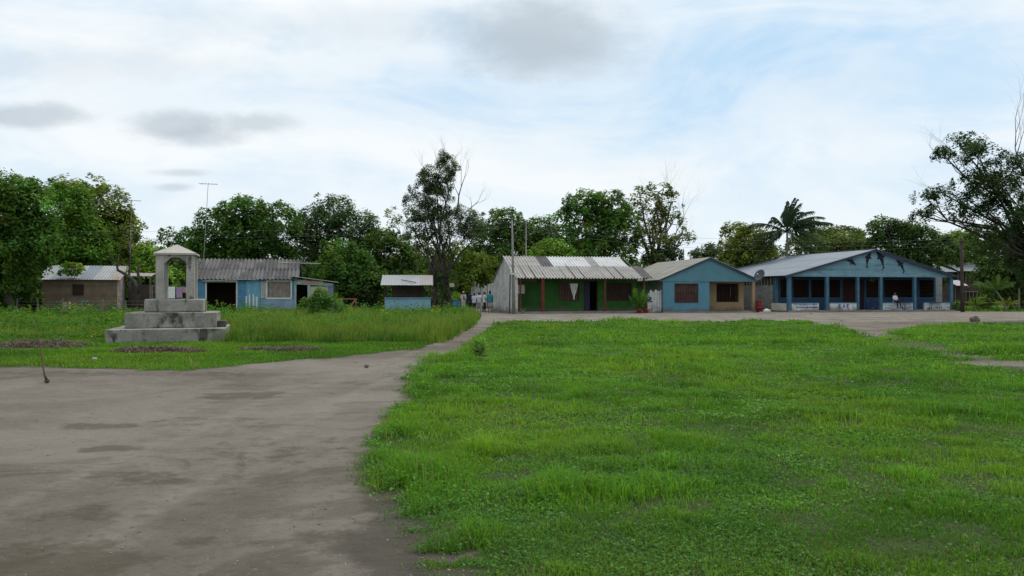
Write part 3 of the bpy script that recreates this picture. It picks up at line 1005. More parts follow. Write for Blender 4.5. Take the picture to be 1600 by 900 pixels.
def tree(name, label, Y, base, lobes, col, leaf=.34, dens=1.0, seed=0, trunk_r=.22, bark='bark', group=None, cat='tree', depth=.9, trunks=None, twigs=(), flat=.5, loose=.13, colvar=.28,
         warm=0.0, asp=.5, bottom=.35, fork=.42, vis_br=4, skirt=None, limb=.72):
    rr = random.Random(seed + 100)
    R = np.random.default_rng(seed + 5)
    bx = (base - 800) * Y / F
    t = thing(name, label, cat, (bx, Y, 0), 0, group)
    W = []
    lobes = list(lobes)
    if skirt or (skirt is None and 66 < Y < 112 and len(lobes) >= 4 and name not in ('vine_tree', 'far_tree', 'yellow_tree')):
        xa, xb = min(l[0] for l in lobes), max(l[0] for l in lobes)
        for q in range(4):
            lobes.append((xa + (xb - xa) * (q + .5) / 4, 447 + R.uniform(-14, 10), max(22, (xb - xa) * .24), 24))
    for L in lobes:
        px, py, rx, ry = L[:4]
        dy = L[4] if len(L) > 4 else R.uniform(-.35, .35) * rx * Y / F
        c = at(px, py, Y + dy) - Vector((bx, Y, 0))
        W.append((c, rx * Y / F, rx * Y / F * depth, ry * Y / F))
    C, N, S, K, cc = crown_cloud(W, Y, R, leaf, dens, col, flat, bottom, loose, colvar, warm)
    TREE_LEAVES[0] += len(C)
    V, loops, st = leaves(C, unit(N), S, asp)
    link('crown', np_mesh('crown', V, loops, st, K), M['leaf'], t)
    mb = MB()
    cx = sum(w[0].x for w in W) / len(W)
    zt = sum(w[0].z for w in W) / len(W)
    forkp = Vector((cx * .35, 0, max(.8, zt * fork)))
    for tb in (trunks or [(0, trunk_r)]):
        x0, r = tb[0] * Y / F, tb[1]
        fp = forkp + Vector((x0 * .6, rr.uniform(-.2, .2), 0))
        pts = branch_path((x0, 0, -.1), fp, rr, 4)
        mb.tube(pts, [r * 1.35, r * 1.05, r * .95, r * .88, r * .8], 8)
        for (w, ps) in zip(W, cc):
            if trunks and rr.random() > 1.3 / len(trunks): continue
            pp = branch_path(fp, w[0], rr, 4, .1)
            mb.tube(pp, [r * limb, r * limb * .8, r * limb * .62, r * limb * .45, r * limb * .28], 6)
            for q in range(vis_br):
                e = Vector(ps[rr.randrange(len(ps))])
                mb.tube(branch_path(pp[rr.choice((2, 3, 4))], e, rr, 3), [r * limb * .34, r * limb * .24, r * limb * .15, r * limb * .06], 4)
    mb.build('trunk', M[bark], t, smooth=True)
    for tw in twigs:
        a = at(tw[0], tw[1], Y) - Vector((bx, Y, 0))
        b = at(tw[2], tw[3], Y + tw[6] if len(tw) > 6 else Y) - Vector((bx, Y, 0))
        m2 = MB()
        bare_twigs(m2, a, b - a, (b - a).length * .75, tw[4], tw[5], rr, .75)
        m2.build('bare_branch', M['bark'], t, smooth=True)
    return t


DK = (.034, .098, .016)
MG = (.048, .135, .018)
BG = (.075, .185, .022)
OL = (.095, .15, .02)
VG = (.036, .066, .03)

# left wood
tree('feathery_tree', 'tall dark green tree with feathery leaves at the far left, reaching over the weeds', 57, 20,
     [(-20, 325, 60, 50), (28, 318, 52, 44), (-5, 375, 62, 55), (45, 370, 48, 46), (10, 425, 48, 40), (-40, 420, 60, 55), (38, 408, 36, 28), (0, 455, 50, 24), (30, 455, 28, 20, 8)], DK, .3, 1.1, 1, .3, warm=.06, skirt=False)
tree('feathery_tree', 'mid green feathery tree whose lowest boughs hang over the tin roof of the brown hut', 70, 105,
     [(100, 328, 46, 40), (118, 370, 46, 44), (82, 385, 46, 42), (142, 395, 34, 34), (105, 412, 46, 24), (112, 422, 16, 9, -8), (70, 425, 30, 26)], MG, .3, 1.15, 2, .26, warm=.08, skirt=True)
tree('olive_tree', 'large olive yellow crowned tree rising behind the brown hut', 76, 165,
     [(118, 308, 46, 33), (160, 332, 46, 42), (185, 368, 34, 44), (140, 375, 46, 46), (172, 412, 44, 36)], (.075, .112, .02), .36, .9, 3, .3, warm=.3, loose=.16)
tree('olive_tree', 'thin topped olive tree beside the tall aerial mast above the hut', 84, 206, [(203, 372, 24, 40), (218, 405, 28, 32), (196, 420, 30, 34)], OL, .34, .6, 4, .18, warm=.25, loose=.3)
tree('bushy_tree', 'small bright green bushy tree between the hut and the monument', 72, 235, [(232, 415, 28, 30), (222, 440, 30, 26), (250, 438, 30, 28)], BG, .32, .9, 5, .16, warm=.1)
tree('far_tree', 'distant small tree with two dark tufted tops left of the slim white aerial', 98, 268, [(262, 370, 16, 14), (270, 398, 40, 24), (296, 385, 26, 30), (240, 402, 30, 20)], DK, .4, .75, 6, .2, loose=.3)
# centre left, behind blue shack
tree('broadleaf_tree', 'broad dark green tree with a ragged top behind the grey corrugated roof', 82, 385,
     [(378, 332, 40, 26), (345, 360, 40, 36), (395, 368, 52, 40), (428, 350, 40, 32), (362, 400, 50, 34), (420, 400, 46, 36), (322, 392, 30, 40)], DK, .4, .95, 7, .32, loose=.17)
tree('broadleaf_tree', 'dark green tree with spiky upright shoots left of the tall vine covered tree', 86, 520,
     [(522, 332, 34, 28), (495, 355, 40, 34), (552, 358, 40, 36), (468, 372, 40, 34), (525, 388, 56, 38), (580, 385, 34, 34), (470, 410, 46, 30)], (.028, .07, .02), .42, .95, 8, .32, loose=.2, asp=.34)
tree('bushy_tree', 'brighter green bushy tree overhanging the end of the blue plank shack', 70, 545,
     [(530, 398, 32, 24), (550, 420, 40, 30), (515, 432, 36, 28), (572, 440, 34, 30), (540, 452, 40, 24), (590, 450, 26, 22)], (.036, .1, .018), .3, .95, 9, .2, warm=.05)
tree('broadleaf_tree', 'dark rounded tree with a yellowish top standing behind the market stall', 82, 605, [(598, 372, 28, 16), (605, 402, 40, 32), (632, 420, 34, 34), (596, 438, 40, 30), (640, 445, 34, 28)], (.032, .078, .016), .38, .95, 10, .24, warm=.12)
tree('far_tree', 'pale thin leaved tree showing sky through it behind the vine covered tree', 104, 640, [(612, 345, 20, 18), (622, 372, 20, 26), (645, 395, 30, 26), (735, 395, 40, 20)], (.09, .12, .04), .36, .35, 11, .16, loose=.4, warm=.2)
tree('vine_tree', 'very tall dark vine wrapped tree with bare twigs at its top, beside the market stall', 70, 690,
     [(684, 278, 26, 34), (668, 296, 24, 30), (652, 325, 22, 30), (664, 348, 22, 28), (648, 362, 16, 24), (720, 344, 32, 20), (706, 366, 24, 22), (742, 356, 26, 18), (690, 340, 20, 20), (696, 264, 18, 24), (684, 312, 22, 26), (690, 445, 22, 22)], VG, .15, .8, 12, .2, 'bark_dark',
     trunks=[(-14, .2), (4, .26), (16, .2)], twigs=[(690, 262, 693, 220, .04, 3), (698, 262, 716, 235, .025, 3), (684, 262, 676, 236, .025, 3), (712, 335, 742, 262, .09, 3), (725, 335, 750, 300, .06, 3), (670, 275, 650, 245, .03, 3),
                                                      (650, 400, 628, 370, .05, 3), (692, 420, 640, 385, .08, 3)], loose=.3, warm=.0, vis_br=6, fork=.25, bottom=.6, limb=.55)
tree('yellow_tree', 'small flat topped tree with yellow green leaves beside the white gable wall', 88, 738, [(728, 402, 30, 11), (762, 410, 22, 9), (738, 418, 36, 14), (735, 440, 34, 20), (765, 440, 24, 20)], (.06, .11, .018), .3, .8, 13, .15, warm=.3)
tree('broadleaf_tree', 'mid green tree with a rounded top directly behind the grey utility pole', 100, 785, [(790, 345, 28, 22), (765, 370, 36, 30), (805, 375, 34, 30), (785, 400, 44, 30), (755, 405, 30, 26)], (.045, .1, .028), .4, .9, 14, .24, loose=.17)
tree('broadleaf_tree', 'lower mid green tree spreading behind the left half of the green house', 104, 845, [(845, 362, 34, 22), (868, 378, 36, 28), (828, 388, 34, 28), (850, 402, 40, 22)], (.042, .095, .026), .4, .9, 15, .22)
tree('bushy_tree', 'light green bushy treetop just above the white painted roof sheets', 80, 868, [(862, 390, 28, 16), (880, 398, 26, 14), (848, 402, 26, 14), (868, 415, 34, 20)], (.075, .17, .025), .3, .9, 16, .15)
tree('broadleaf_tree', 'big dark green umbrella crowned tree behind the green house', 84, 930,
     [(918, 322, 36, 24), (950, 322, 32, 24), (898, 345, 32, 28), (935, 355, 46, 34), (965, 365, 36, 40), (910, 388, 40, 26), (950, 395, 46, 30)], DK, .38, .9, 17, .32, loose=.16)
tree('olive_tree', 'tall olive tree with an airy half bare right side behind the grey roof ridge', 86, 1020,
     [(1005, 318, 26, 26), (1000, 350, 34, 30), (1030, 300, 22, 20), (1048, 318, 18, 22), (1022, 345, 28, 32), (1008, 382, 36, 32), (1050, 350, 22, 24), (1064, 372, 22, 12), (1035, 392, 26, 26)], (.075, .1, .025), .34, .5, 18, .24, warm=.2, loose=.35,
     twigs=[(1040, 360, 1062, 290, .07, 3), (1045, 385, 1092, 330, .08, 3), (1035, 350, 1040, 275, .06, 3), (1050, 395, 1085, 360, .06, 3)], vis_br=6)
tree('dark_shrub', 'dark low tree at the foot of the olive tree behind the grey roof ridge', 84, 1050, [(1048, 398, 20, 14), (1030, 405, 26, 14)], (.025, .05, .018), .3, .9, 19, .12)
tree('far_tree', 'distant bluish green clump of trees between the two blue houses', 150, 1112, [(1112, 390, 16, 10), (1096, 400, 24, 10), (1132, 398, 30, 16), (1120, 412, 40, 14)], (.05, .088, .05), .6, .9, 20, .25)
tree('olive_tree', 'rounded yellow olive tree behind the satellite dish', 84, 1168, [(1150, 365, 24, 18), (1180, 372, 28, 20), (1165, 390, 40, 24), (1188, 405, 30, 22), (1150, 408, 30, 20)], (.085, .125, .022), .32, .95, 21, .24, warm=.18, loose=.16)
tree('spreading_tree', 'wide flat topped tree to the right of the coconut palm', 104, 1300, [(1285, 368, 34, 14), (1320, 370, 34, 16), (1300, 385, 56, 18), (1265, 385, 34, 18), (1335, 390, 34, 20)], (.06, .1, .024), .38, .95, 22, .28, warm=.12)
tree('broadleaf_tree', 'dark green tree above the right slope of the dolphin gable', 84, 1400, [(1385, 358, 28, 18), (1412, 362, 30, 20), (1395, 385, 44, 24), (1440, 380, 34, 26), (1372, 392, 24, 22), (1425, 405, 44, 22), (1465, 398, 34, 28)], (.032, .075, .02), .36, .95, 23, .28, loose=.16)
# right foreground tree
tree('roadside_tree', 'large dark leaning tree with bare branches at the right edge of the photo', 46, 1690,
     [(1500, 228, 36, 18), (1532, 246, 34, 20), (1474, 242, 18, 12), (1550, 285, 44, 32), (1512, 312, 36, 14), (1590, 320, 56, 44), (1470, 300, 22, 9), (1450, 312, 20, 12), (1482, 330, 34, 10), (1552, 340, 46, 24), (1625, 270, 46, 44),
      (1640, 370, 60, 50), (1442, 338, 18, 7), (1598, 255, 22, 18), (1530, 280, 28, 18), (1575, 375, 34, 26), (1600, 410, 34, 30), (1545, 395, 24, 16), (1625, 440, 30, 30)], (.018, .046, .016), .16, .6, 24, .24, 'bark_dark', fork=.5,
     twigs=[(1600, 275, 1562, 158, .045, 2), (1590, 240, 1604, 180, .03, 2), (1500, 250, 1455, 212, .025, 3), (1480, 300, 1432, 285, .025, 3), (1490, 325, 1428, 345, .03, 3), (1470, 255, 1440, 225, .02, 2)], loose=.4, vis_br=5, bottom=.5, limb=.42)
tree('garden_tree', 'leafy green tree in the garden hiding the right end of the wooden house', 75, 1582, [(1535, 375, 28, 24), (1560, 398, 38, 28), (1590, 385, 44, 34), (1556, 425, 30, 22), (1600, 425, 40, 28), (1625, 400, 40, 40)], (.04, .09, .022), .28, .95, 25, .16, 'bark_dark', warm=.1)
tree('garden_tree', 'bright green tree behind the shed roof between the dolphin gable and the dark pole', 100, 1475, [(1470, 390, 34, 24), (1500, 385, 34, 26), (1520, 395, 30, 22), (1480, 415, 34, 18)], (.06, .13, .024), .38, .9, 26, .2, warm=.05)
# dark undergrowth and the wood behind
FAR = 'trees of the wood far behind the village'
frr = random.Random(5)
for i, px in enumerate(range(-150, 1760, 58)):
    Y = 118 + frr.uniform(-8, 14)
    top = 390 + frr.uniform(-12, 14)
    if 1040 < px < 1150: continue
    if px < 150: top -= 40
    w = frr.uniform(46, 60)
    tree('wood_tree', 'mid green tree of the wood far behind the village', Y, px, [(px, top + 22, w * .8, 22), (px - 26, top + 40, w * .7, 24), (px + 26, top + 42, w * .7, 24), (px, top + 58, w, 24), (px - 20, top + 76, w * .8, 26), (px + 22, top + 78, w * .8, 26)],
         (.04, .085, .026), .55, .8, 40 + i, .25, group=FAR)


def bush(name, label, px, py_base, Y, w, h, col, leaf=.16, dens=1.0, seed=0, cat='bush', lob=None):
    R = np.random.default_rng(seed + 500)
    b = at(px, py_base, Y)
    t = thing(name, label, cat, (b.x, Y, 0))
    L = []
    for (ax, az, rx, rz) in (lob or [(0, .5, .62, .5), (-.45, .38, .5, .38), (.45, .36, .5, .36), (.1, .72, .42, .3)]):
        L.append((Vector((ax * w / 2, R.uniform(-.15, .15) * w, az * h)), rx * w / 2, rx * w / 2 * .9, rz * h))
    C, N, S, K, cc = crown_cloud(L, Y, R, leaf, dens, col, .6, .6, .2, .22)
    V, loops, st = leaves(C, unit(N), S, .5)
    link('foliage', np_mesh('foliage', V, loops, st, K), M['leaf'], t)
    mb = MB()
    rr = random.Random(seed)
    for i in range(7):
        e = Vector(cc[i % len(cc)][rr.randrange(len(cc[i % len(cc)]))])
        mb.tube(branch_path((rr.uniform(-.1, .1), rr.uniform(-.1, .1), -.05), e, rr, 3), [.03, .025, .018, .008], 5)
    mb.build('stem', M['bark'], t, smooth=True)
    return t


print('leaves', TREE_LEAVES)
bush('round_bush', 'rounded light green bush in the tall grass in front of the blue plank shack', 503, 497, 47, 2.9, 1.75, (.05, .125, .024), .15, 1.0, 1)
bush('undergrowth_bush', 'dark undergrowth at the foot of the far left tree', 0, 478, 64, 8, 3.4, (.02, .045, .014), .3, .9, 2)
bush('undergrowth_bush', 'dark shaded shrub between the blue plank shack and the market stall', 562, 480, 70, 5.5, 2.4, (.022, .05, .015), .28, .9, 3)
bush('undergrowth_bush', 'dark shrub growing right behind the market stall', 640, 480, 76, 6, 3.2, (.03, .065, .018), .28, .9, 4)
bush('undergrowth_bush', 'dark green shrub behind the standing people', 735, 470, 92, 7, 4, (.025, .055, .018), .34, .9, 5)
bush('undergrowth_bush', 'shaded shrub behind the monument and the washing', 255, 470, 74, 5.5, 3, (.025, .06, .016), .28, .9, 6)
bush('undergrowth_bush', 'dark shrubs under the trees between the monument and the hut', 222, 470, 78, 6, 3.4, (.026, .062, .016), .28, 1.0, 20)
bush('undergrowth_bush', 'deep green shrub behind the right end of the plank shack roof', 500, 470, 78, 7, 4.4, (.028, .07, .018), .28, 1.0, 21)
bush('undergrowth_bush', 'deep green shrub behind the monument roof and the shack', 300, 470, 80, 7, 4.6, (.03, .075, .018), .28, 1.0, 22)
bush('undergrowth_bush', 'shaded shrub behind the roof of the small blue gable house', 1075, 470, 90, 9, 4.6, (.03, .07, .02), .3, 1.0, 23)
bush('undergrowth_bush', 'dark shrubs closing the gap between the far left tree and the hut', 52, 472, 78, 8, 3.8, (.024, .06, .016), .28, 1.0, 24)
bush('verge_bush', 'bright green low bush left of the blue barrel', 708, 472, 84, 2.8, 1.7, (.085, .2, .03), .2, 1.0, 7)
bush('garden_shrub', 'dense green shrub in the garden right of the wooden house', 1540, 472, 78, 2.4, 1.5, (.06, .14, .026), .22, .9, 9)
bush('garden_shrub', 'dark shrub among the young palms at the right edge', 1596, 474, 78, 3.2, 2.0, (.04, .1, .024), .22, .9, 10)
bush('garden_shrub', 'low green shrub between the corner post of the dolphin house and the dark pole', 1496, 485, 72, .9, .8, (.06, .15, .03), .15, .9, 11)
bush('field_weed', 'single broad leaved weed standing above the grass near the footpath bend', 750, 552, 21, .34, .4, (.075, .175, .036), .06, .06, 12, lob=[(0, .55, .8, .45)], cat='weed')


# ------------------------------------------------------------------ palms
def frond_mesh(a, Lf, rise, droop, rr, width=.5, n=34, wind=(0, 0)):
    """one frond from the origin: midrib and hanging leaflets"""
    mb = MB()
    pts = []
    d = Vector((math.cos(a), math.sin(a), 0))
    for i in range(13):
        t = i / 12
        p = d * (Lf * t * math.cos(rise) * (1 - .18 * t * t)) + Vector((wind[0] * t * t, wind[1] * t * t, Lf * (t * math.sin(rise) - droop * t * t)))
        pts.append(p)
    mb.tube(pts, [.035 * (1 - .85 * i / 12) + .004 for i in range(13)], 4)
    for k in range(n):
        t = .14 + .86 * k / n
        i = min(11, int(t * 12))
        p = pts[i].lerp(pts[i + 1], t * 12 - i)
        tan = (pts[i + 1] - pts[i]).normalized()
        side = tan.cross(Vector((0, 0, 1)))
        if side.length < .1: side = tan.orthogonal()
        side.normalize()
        ll = width * (math.sin(math.pi * (.15 + .8 * t)) ** .6) * rr.uniform(.75, 1.1)
        for s in (-1, 1):
            e = p + side * s * ll * .55 + tan * ll * .45 + Vector((wind[0] * .1, wind[1] * .1, -ll * rr.uniform(.35, .8)))
            m = p.lerp(e, .5) + Vector((0, 0, ll * .12))
            w = .028 * Lf / 3 + .012
            wv = tan * w
            mb.add([p - wv, p + wv, m + wv * 1.1, m - wv * 1.1, e], [(0, 1, 2, 3), (3, 2, 4)])
    return mb


def col_all(o, col, v=.2):
    me = o.data
    a = me.attributes.new('col', 'FLOAT_COLOR', 'FACE')
    c = np.ones((len(me.polygons), 4), dtype=np.float32)
    c[:, :3] = np.array(col)[None] * rng.uniform(1 - v, 1 + v, len(me.polygons))[:, None]
    a.data.foreach_set('color', c.ravel())


def palm(label, px, Y, crown_py, fr, col, trunk_r=.16, lean=0.0, group=None, name='coconut_palm', seed=0, bark='bark_grey', width=.55):
    rr = random.Random(seed)
    x = (px - 800) * Y / F
    t = thing(name, label, 'palm', (x, Y, 0), 0, group)
    top = at(px, crown_py, Y) - Vector((x, Y, 0)) + Vector((lean, 0, 0))
    mb = MB()
    pts = [Vector((lean * (i / 8) ** 1.6, 0, -.1 + (top.z + .1) * i / 8)) for i in range(9)]
    mb.tube(pts, [trunk_r * (1.5 if i == 0 else 1.05 - .3 * i / 8) for i in range(9)], 8)
    mb.build('trunk', M[bark], t, smooth=True)
    for (a, L, rise, droop, w0) in fr:
        o = frond_mesh(R_(a), L, R_(rise), droop, rr, width * L / 3, 34, w0).build('frond', M['leaf'], t)
        o.location = top
        col_all(o, col)
    return t


PF = [(95, 4.2, 80, .22, (.3, 0)), (60, 4.4, 74, .28, (1.2, 0)), (20, 4.8, 64, .45, (1.3, 0)), (-20, 4.8, 52, .5, (1.2, 0)), (5, 5.2, 42, .5, (.8, 0)), (-8, 5.6, 30, .36, (.5, 0)), (172, 5.8, 30, .40, (.3, 0)), (185, 5.0, 12, .5, (.3, 0)),
      (120, 4.2, 70, .35, (.8, 0)), (250, 4.2, 66, .4, (1.1, 0)), (300, 4.4, 50, .55, (.8, 0)), (330, 4.6, 30, .6, (.4, 0)), (220, 4.4, 20, .6, (.3, 0)), (350, 4.6, 5, .55, (.2, 0)), (140, 4.4, 5, .6, (.1, 0)), (160, 4.4, -25, .4, (0, 0)), (20, 4.4, -25, .4, (0, 0)),
      (280, 4.2, 84, .2, (.9, 0)), (80, 4.6, 78, .2, (.9, 0)), (40, 4.8, 70, .5, (.9, 0)), (150, 4.2, 60, .5, (.3, 0)), (200, 4.6, 48, .55, (.3, 0)), (15, 4.4, -5, .5, (.2, 0)), (190, 4.2, -10, .5, (0, 0)), (260, 4, 20, .7, (.2, 0)), (310, 4.4, 20, .7, (.2, 0))]
palm('tall coconut palm with windswept fronds behind the blue sheet metal roof', 1230, 82, 362, PF, (.026, .05, .022), .13, seed=1, width=.6)
yf = lambda s, L: [(k * 360 / 8 + 17 * s, L * (0.85 + .3 * ((k * 7 + s) % 5) / 5), 62 - 9 * (k % 4), .38, (0, 0)) for k in range(8)]
palm('young palm with yellowish fronds beside the dark pole', 1524, 71, 477, yf(1, 1.5), (.15, .22, .04), .05, name='young_palm', seed=2)
palm('young yellow green palm standing alone near the right edge', 1573, 70, 478, yf(2, 1.5), (.2, .23, .04), .05, name='young_palm', seed=3)
palm('leaning palm with a pale bent trunk in the garden', 1572, 72, 455, yf(3, 3.0), (.09, .16, .04), .08, lean=-.9, name='garden_palm', seed=4)
palm('arching palm at the right edge with pale green fronds', 1592, 74, 450, yf(4, 3.4), (.12, .19, .045), .1, name='garden_palm', seed=5)

# dead gnarled tree beside the hut
def dead_tree():
    Y = 60
    x = (212 - 800) * Y / F
    t = thing('dead_tree', 'leafless gnarled tree in front of the right end of the brown hut', 'tree', (x, Y, 0))
    o = Vector((x, Y, 0))
    rr = random.Random(3)
    mb = MB()
    A = [(213, 480), (216, 455), (210, 440), (195, 428), (184, 422), (183, 412), (186, 400)]
    mb.tube([at(a, b, Y + .1 * i) - o for i, (a, b) in enumerate(A)], [.2, .16, .14, .12, .1, .07, .04], 7)
    mb.tube([at(a, b, Y) - o for a, b in ((216, 458), (219, 440), (215, 425), (218, 412))], [.13, .12, .1, .06], 7)
    mb.tube([at(a, b, Y + .3) - o for a, b in ((203, 480), (201, 440), (203, 400), (200, 372))], [.1, .08, .06, .03], 6)
    mb.build('trunk', M['bark_dark'], t, smooth=True)
    for a, b, c, d, r in ((184, 420, 172, 400, .04), (186, 402, 192, 385, .03), (196, 428, 198, 408, .04), (218, 412, 222, 396, .03), (203, 400, 194, 380, .03), (202, 390, 209, 372, .025)):
        m2 = MB()
        p, q = at(a, b, Y) - o, at(c, d, Y) - o
        bare_twigs(m2, p, q - p, (q - p).length * .8, r, 2, rr, .7)
        m2.build('bare_branch', M['bark_dark'], t, smooth=True)


dead_tree()


# ------------------------------------------------------------------ monument
def monument():
    t = thing('monument', 'stepped grey concrete monument with a small four pillared roofed shrine on top', 'monument', (MON[0], MON[1], 0), R_(17))
    rr = random.Random(4)

    def tier(x0, x1, y0, y1, z0, z1, mat, bev, label=None):
        bm = bmesh.new()
        nx, ny, nz = 10, 8, 3
        mb = MB().box(x0, x1, y0, y1, z0, z1)
        me = bpy.data.meshes.new('base_tier')
        me.from_pydata(mb.v, [], mb.f)
        bm.from_mesh(me)
        bmesh.ops.bevel(bm, geom=list(bm.edges), offset=bev, segments=3, profile=.6, affect='EDGES')
        bmesh.ops.subdivide_edges(bm, edges=[e for e in bm.edges if e.calc_length() > .3], cuts=9, use_grid_fill=True)
        for v in bm.verts:
            p = v.co
            k = .004
            v.co += Vector((math.sin(p.x * 9 + p.z * 7) + rr.uniform(-.5, .5), rr.uniform(-.6, .6) + math.sin(p.x * 5), math.sin(p.x * 6 + p.y * 4) + rr.uniform(-.4, .4))) * k
        bm.to_mesh(me)
        bm.free()
        o = link('base_tier', me, M[mat], t)
        if label: o['label'] = label

    tier(-1.88, 1.80, 0, 3.7, -.1, .44, 'concrete', .03, 'lowest and widest step with black streaks')
    tier(-1.44, 1.47, .85, 3.3, .443, .96, 'concrete', .03, 'middle step of the monument')
    tier(-.93, 1.0, 1.5, 3.15, .963, 1.42, 'concrete', .07, 'uppermost step with worn rounded corners')
    x0, x1, y0, y1, zb, zt = -.58, .69, 1.65, 2.92, 1.42, 2.97
    pw = .28
    for (a, b) in ((x0, y0), (x1 - pw, y0), (x0, y1 - pw), (x1 - pw, y1 - pw)):
        MB().box(a, a + pw, b, b + pw, zb, zt - .001).build('pillar', M['concrete_pale'], t, bevel=.015)
    zl = zt
    for (a, b, ax) in ((y0 + .02, y0 + pw - .02, 'x'), (y1 - pw + .02, y1 - .02, 'x'), (x0 + .02, x0 + pw - .02, 'y'), (x1 - pw + .02, x1 - .02, 'y')):
        l0, l1 = (x0 + pw, x1 - pw) if ax == 'x' else (y0 + pw, y1 - pw)
        poly = [(l0, zl - .002), (l0, zl - .3), (l0 + .2, zl - .1), (l0 + .38, zl - .05), (l1 - .38, zl - .05), (l1 - .2, zl - .1), (l1, zl - .3), (l1, zl - .002)]
        mb = MB()
        mb.prism(poly, a, b)
        if ax == 'y': mb.v = [(y, x, z) for x, y, z in mb.v]
        mb.build('lintel', M['concrete_pale'], t)
    cx, cy = (x0 + x1) / 2, (y0 + y1) / 2
    e = .07
    mb = MB()
    q = [(x0 - e, y0 - e), (x1 + e, y0 - e), (x1 + e, y1 + e), (x0 - e, y1 + e)]
    vs = [(a, b, zt) for a, b in q] + [(a, b, zt + .065) for a, b in q] + [(cx, cy, zt + .40)]
    mb.add(vs, [(3, 2, 1, 0), (0, 1, 5, 4), (1, 2, 6, 5), (2, 3, 7, 6), (3, 0, 4, 7), (4, 5, 8), (5, 6, 8), (6, 7, 8), (7, 4, 8)])
    mb.build('roof', M['concrete_roof'], t)
    # black stain with a shape of its own on the right pillar, as thin flakes of mould
    o = MB()
    a = R_(17)
    g = Vector((MON[0], MON[1], 0))
    bp = thing('broken_block', 'dark broken block lying on the right end of the lowest step of the monument', 'block', g + Vector((1.6 * math.cos(a) - 1.2 * math.sin(a), 1.6 * math.sin(a) + 1.2 * math.cos(a), .445)), R_(17))
    MB().box(-.14, .16, -.1, .5, 0, .22).build('stone_block', M['moss_block'], bp, bevel=.04)


monument()


def sheets(p0, u, v, L, W, n, cols, mb, wave=.25, amp=.055, lap=.1, jit=.002):
    """a row of n corrugated sheets side by side, each with its own material index"""
    rr = random.Random(n * 7 + len(mb.v))
    u, v = Vector(u).normalized(), Vector(v).normalized()
    nn = u.cross(v)
    if nn.z < 0: nn = -nn
    w = L / n
    w = round(w / wave) * wave
    w = L / n
    for i in range(n):
        mb.mi = cols[i % len(cols)]
        o = Vector(p0) + u * (w * i) + nn * (.002 * (i % 2) + rr.uniform(0, jit)) + v * rr.uniform(-.02, .03)
        mb.corr(o, u, v, w + .015, W, wave * (w / wave) / round(w / wave), amp)
    mb.mi = 0


def grille(mb, x0, x1, z0, z1, y, nx, nz, r=.018):
    for i in range(1, nx):
        x = x0 + (x1 - x0) * i / nx
        mb.box(x - r, x + r, y - r, y + r, z0, z1)
    for k in range(1, nz):
        z = z0 + (z1 - z0) * k / nz
        mb.box(x0, x1, y - r * .6, y + r * .6, z - r, z + r)


def frame4(mb, x0, x1, z0, z1, y0, y1, w):
    mb.box(x0 - w, x0, y0, y1, z0 - w, z1 + w).box(x1, x1 + w, y0, y1, z0 - w, z1 + w).box(x0, x1, y0, y1, z1, z1 + w).box(x0, x1, y0, y1, z0 - w, z0)


def cloth(x0, x1, z0, z1, y, mat, name, parent, taper=None, n=14, amp=.03):
    """hanging cloth with folds; taper(t) gives half width scale from top (0) to bottom (1)"""
    vs, fs = [], []
    cx, hw = (x0 + x1) / 2, (x1 - x0) / 2
    m = 10
    for k in range(m + 1):
        t = k / m
        s = taper(t) if taper else 1
        for i in range(n + 1):
            u = -1 + 2 * i / n
            vs.append((cx + hw * s * u, y + amp * math.sin(i * 1.9 + t), z1 + (z0 - z1) * t))
    for k in range(m):
        for i in range(n):
            a = k * (n + 1) + i
            fs.append((a, a + 1, a + n + 2, a + n + 1))
    b = MB()
    b.add(vs, fs)
    b.add([(p[0], p[1] + .008, p[2]) for p in vs], [f[::-1] for f in fs])
    return b.build(name, M[mat], parent, smooth=True)


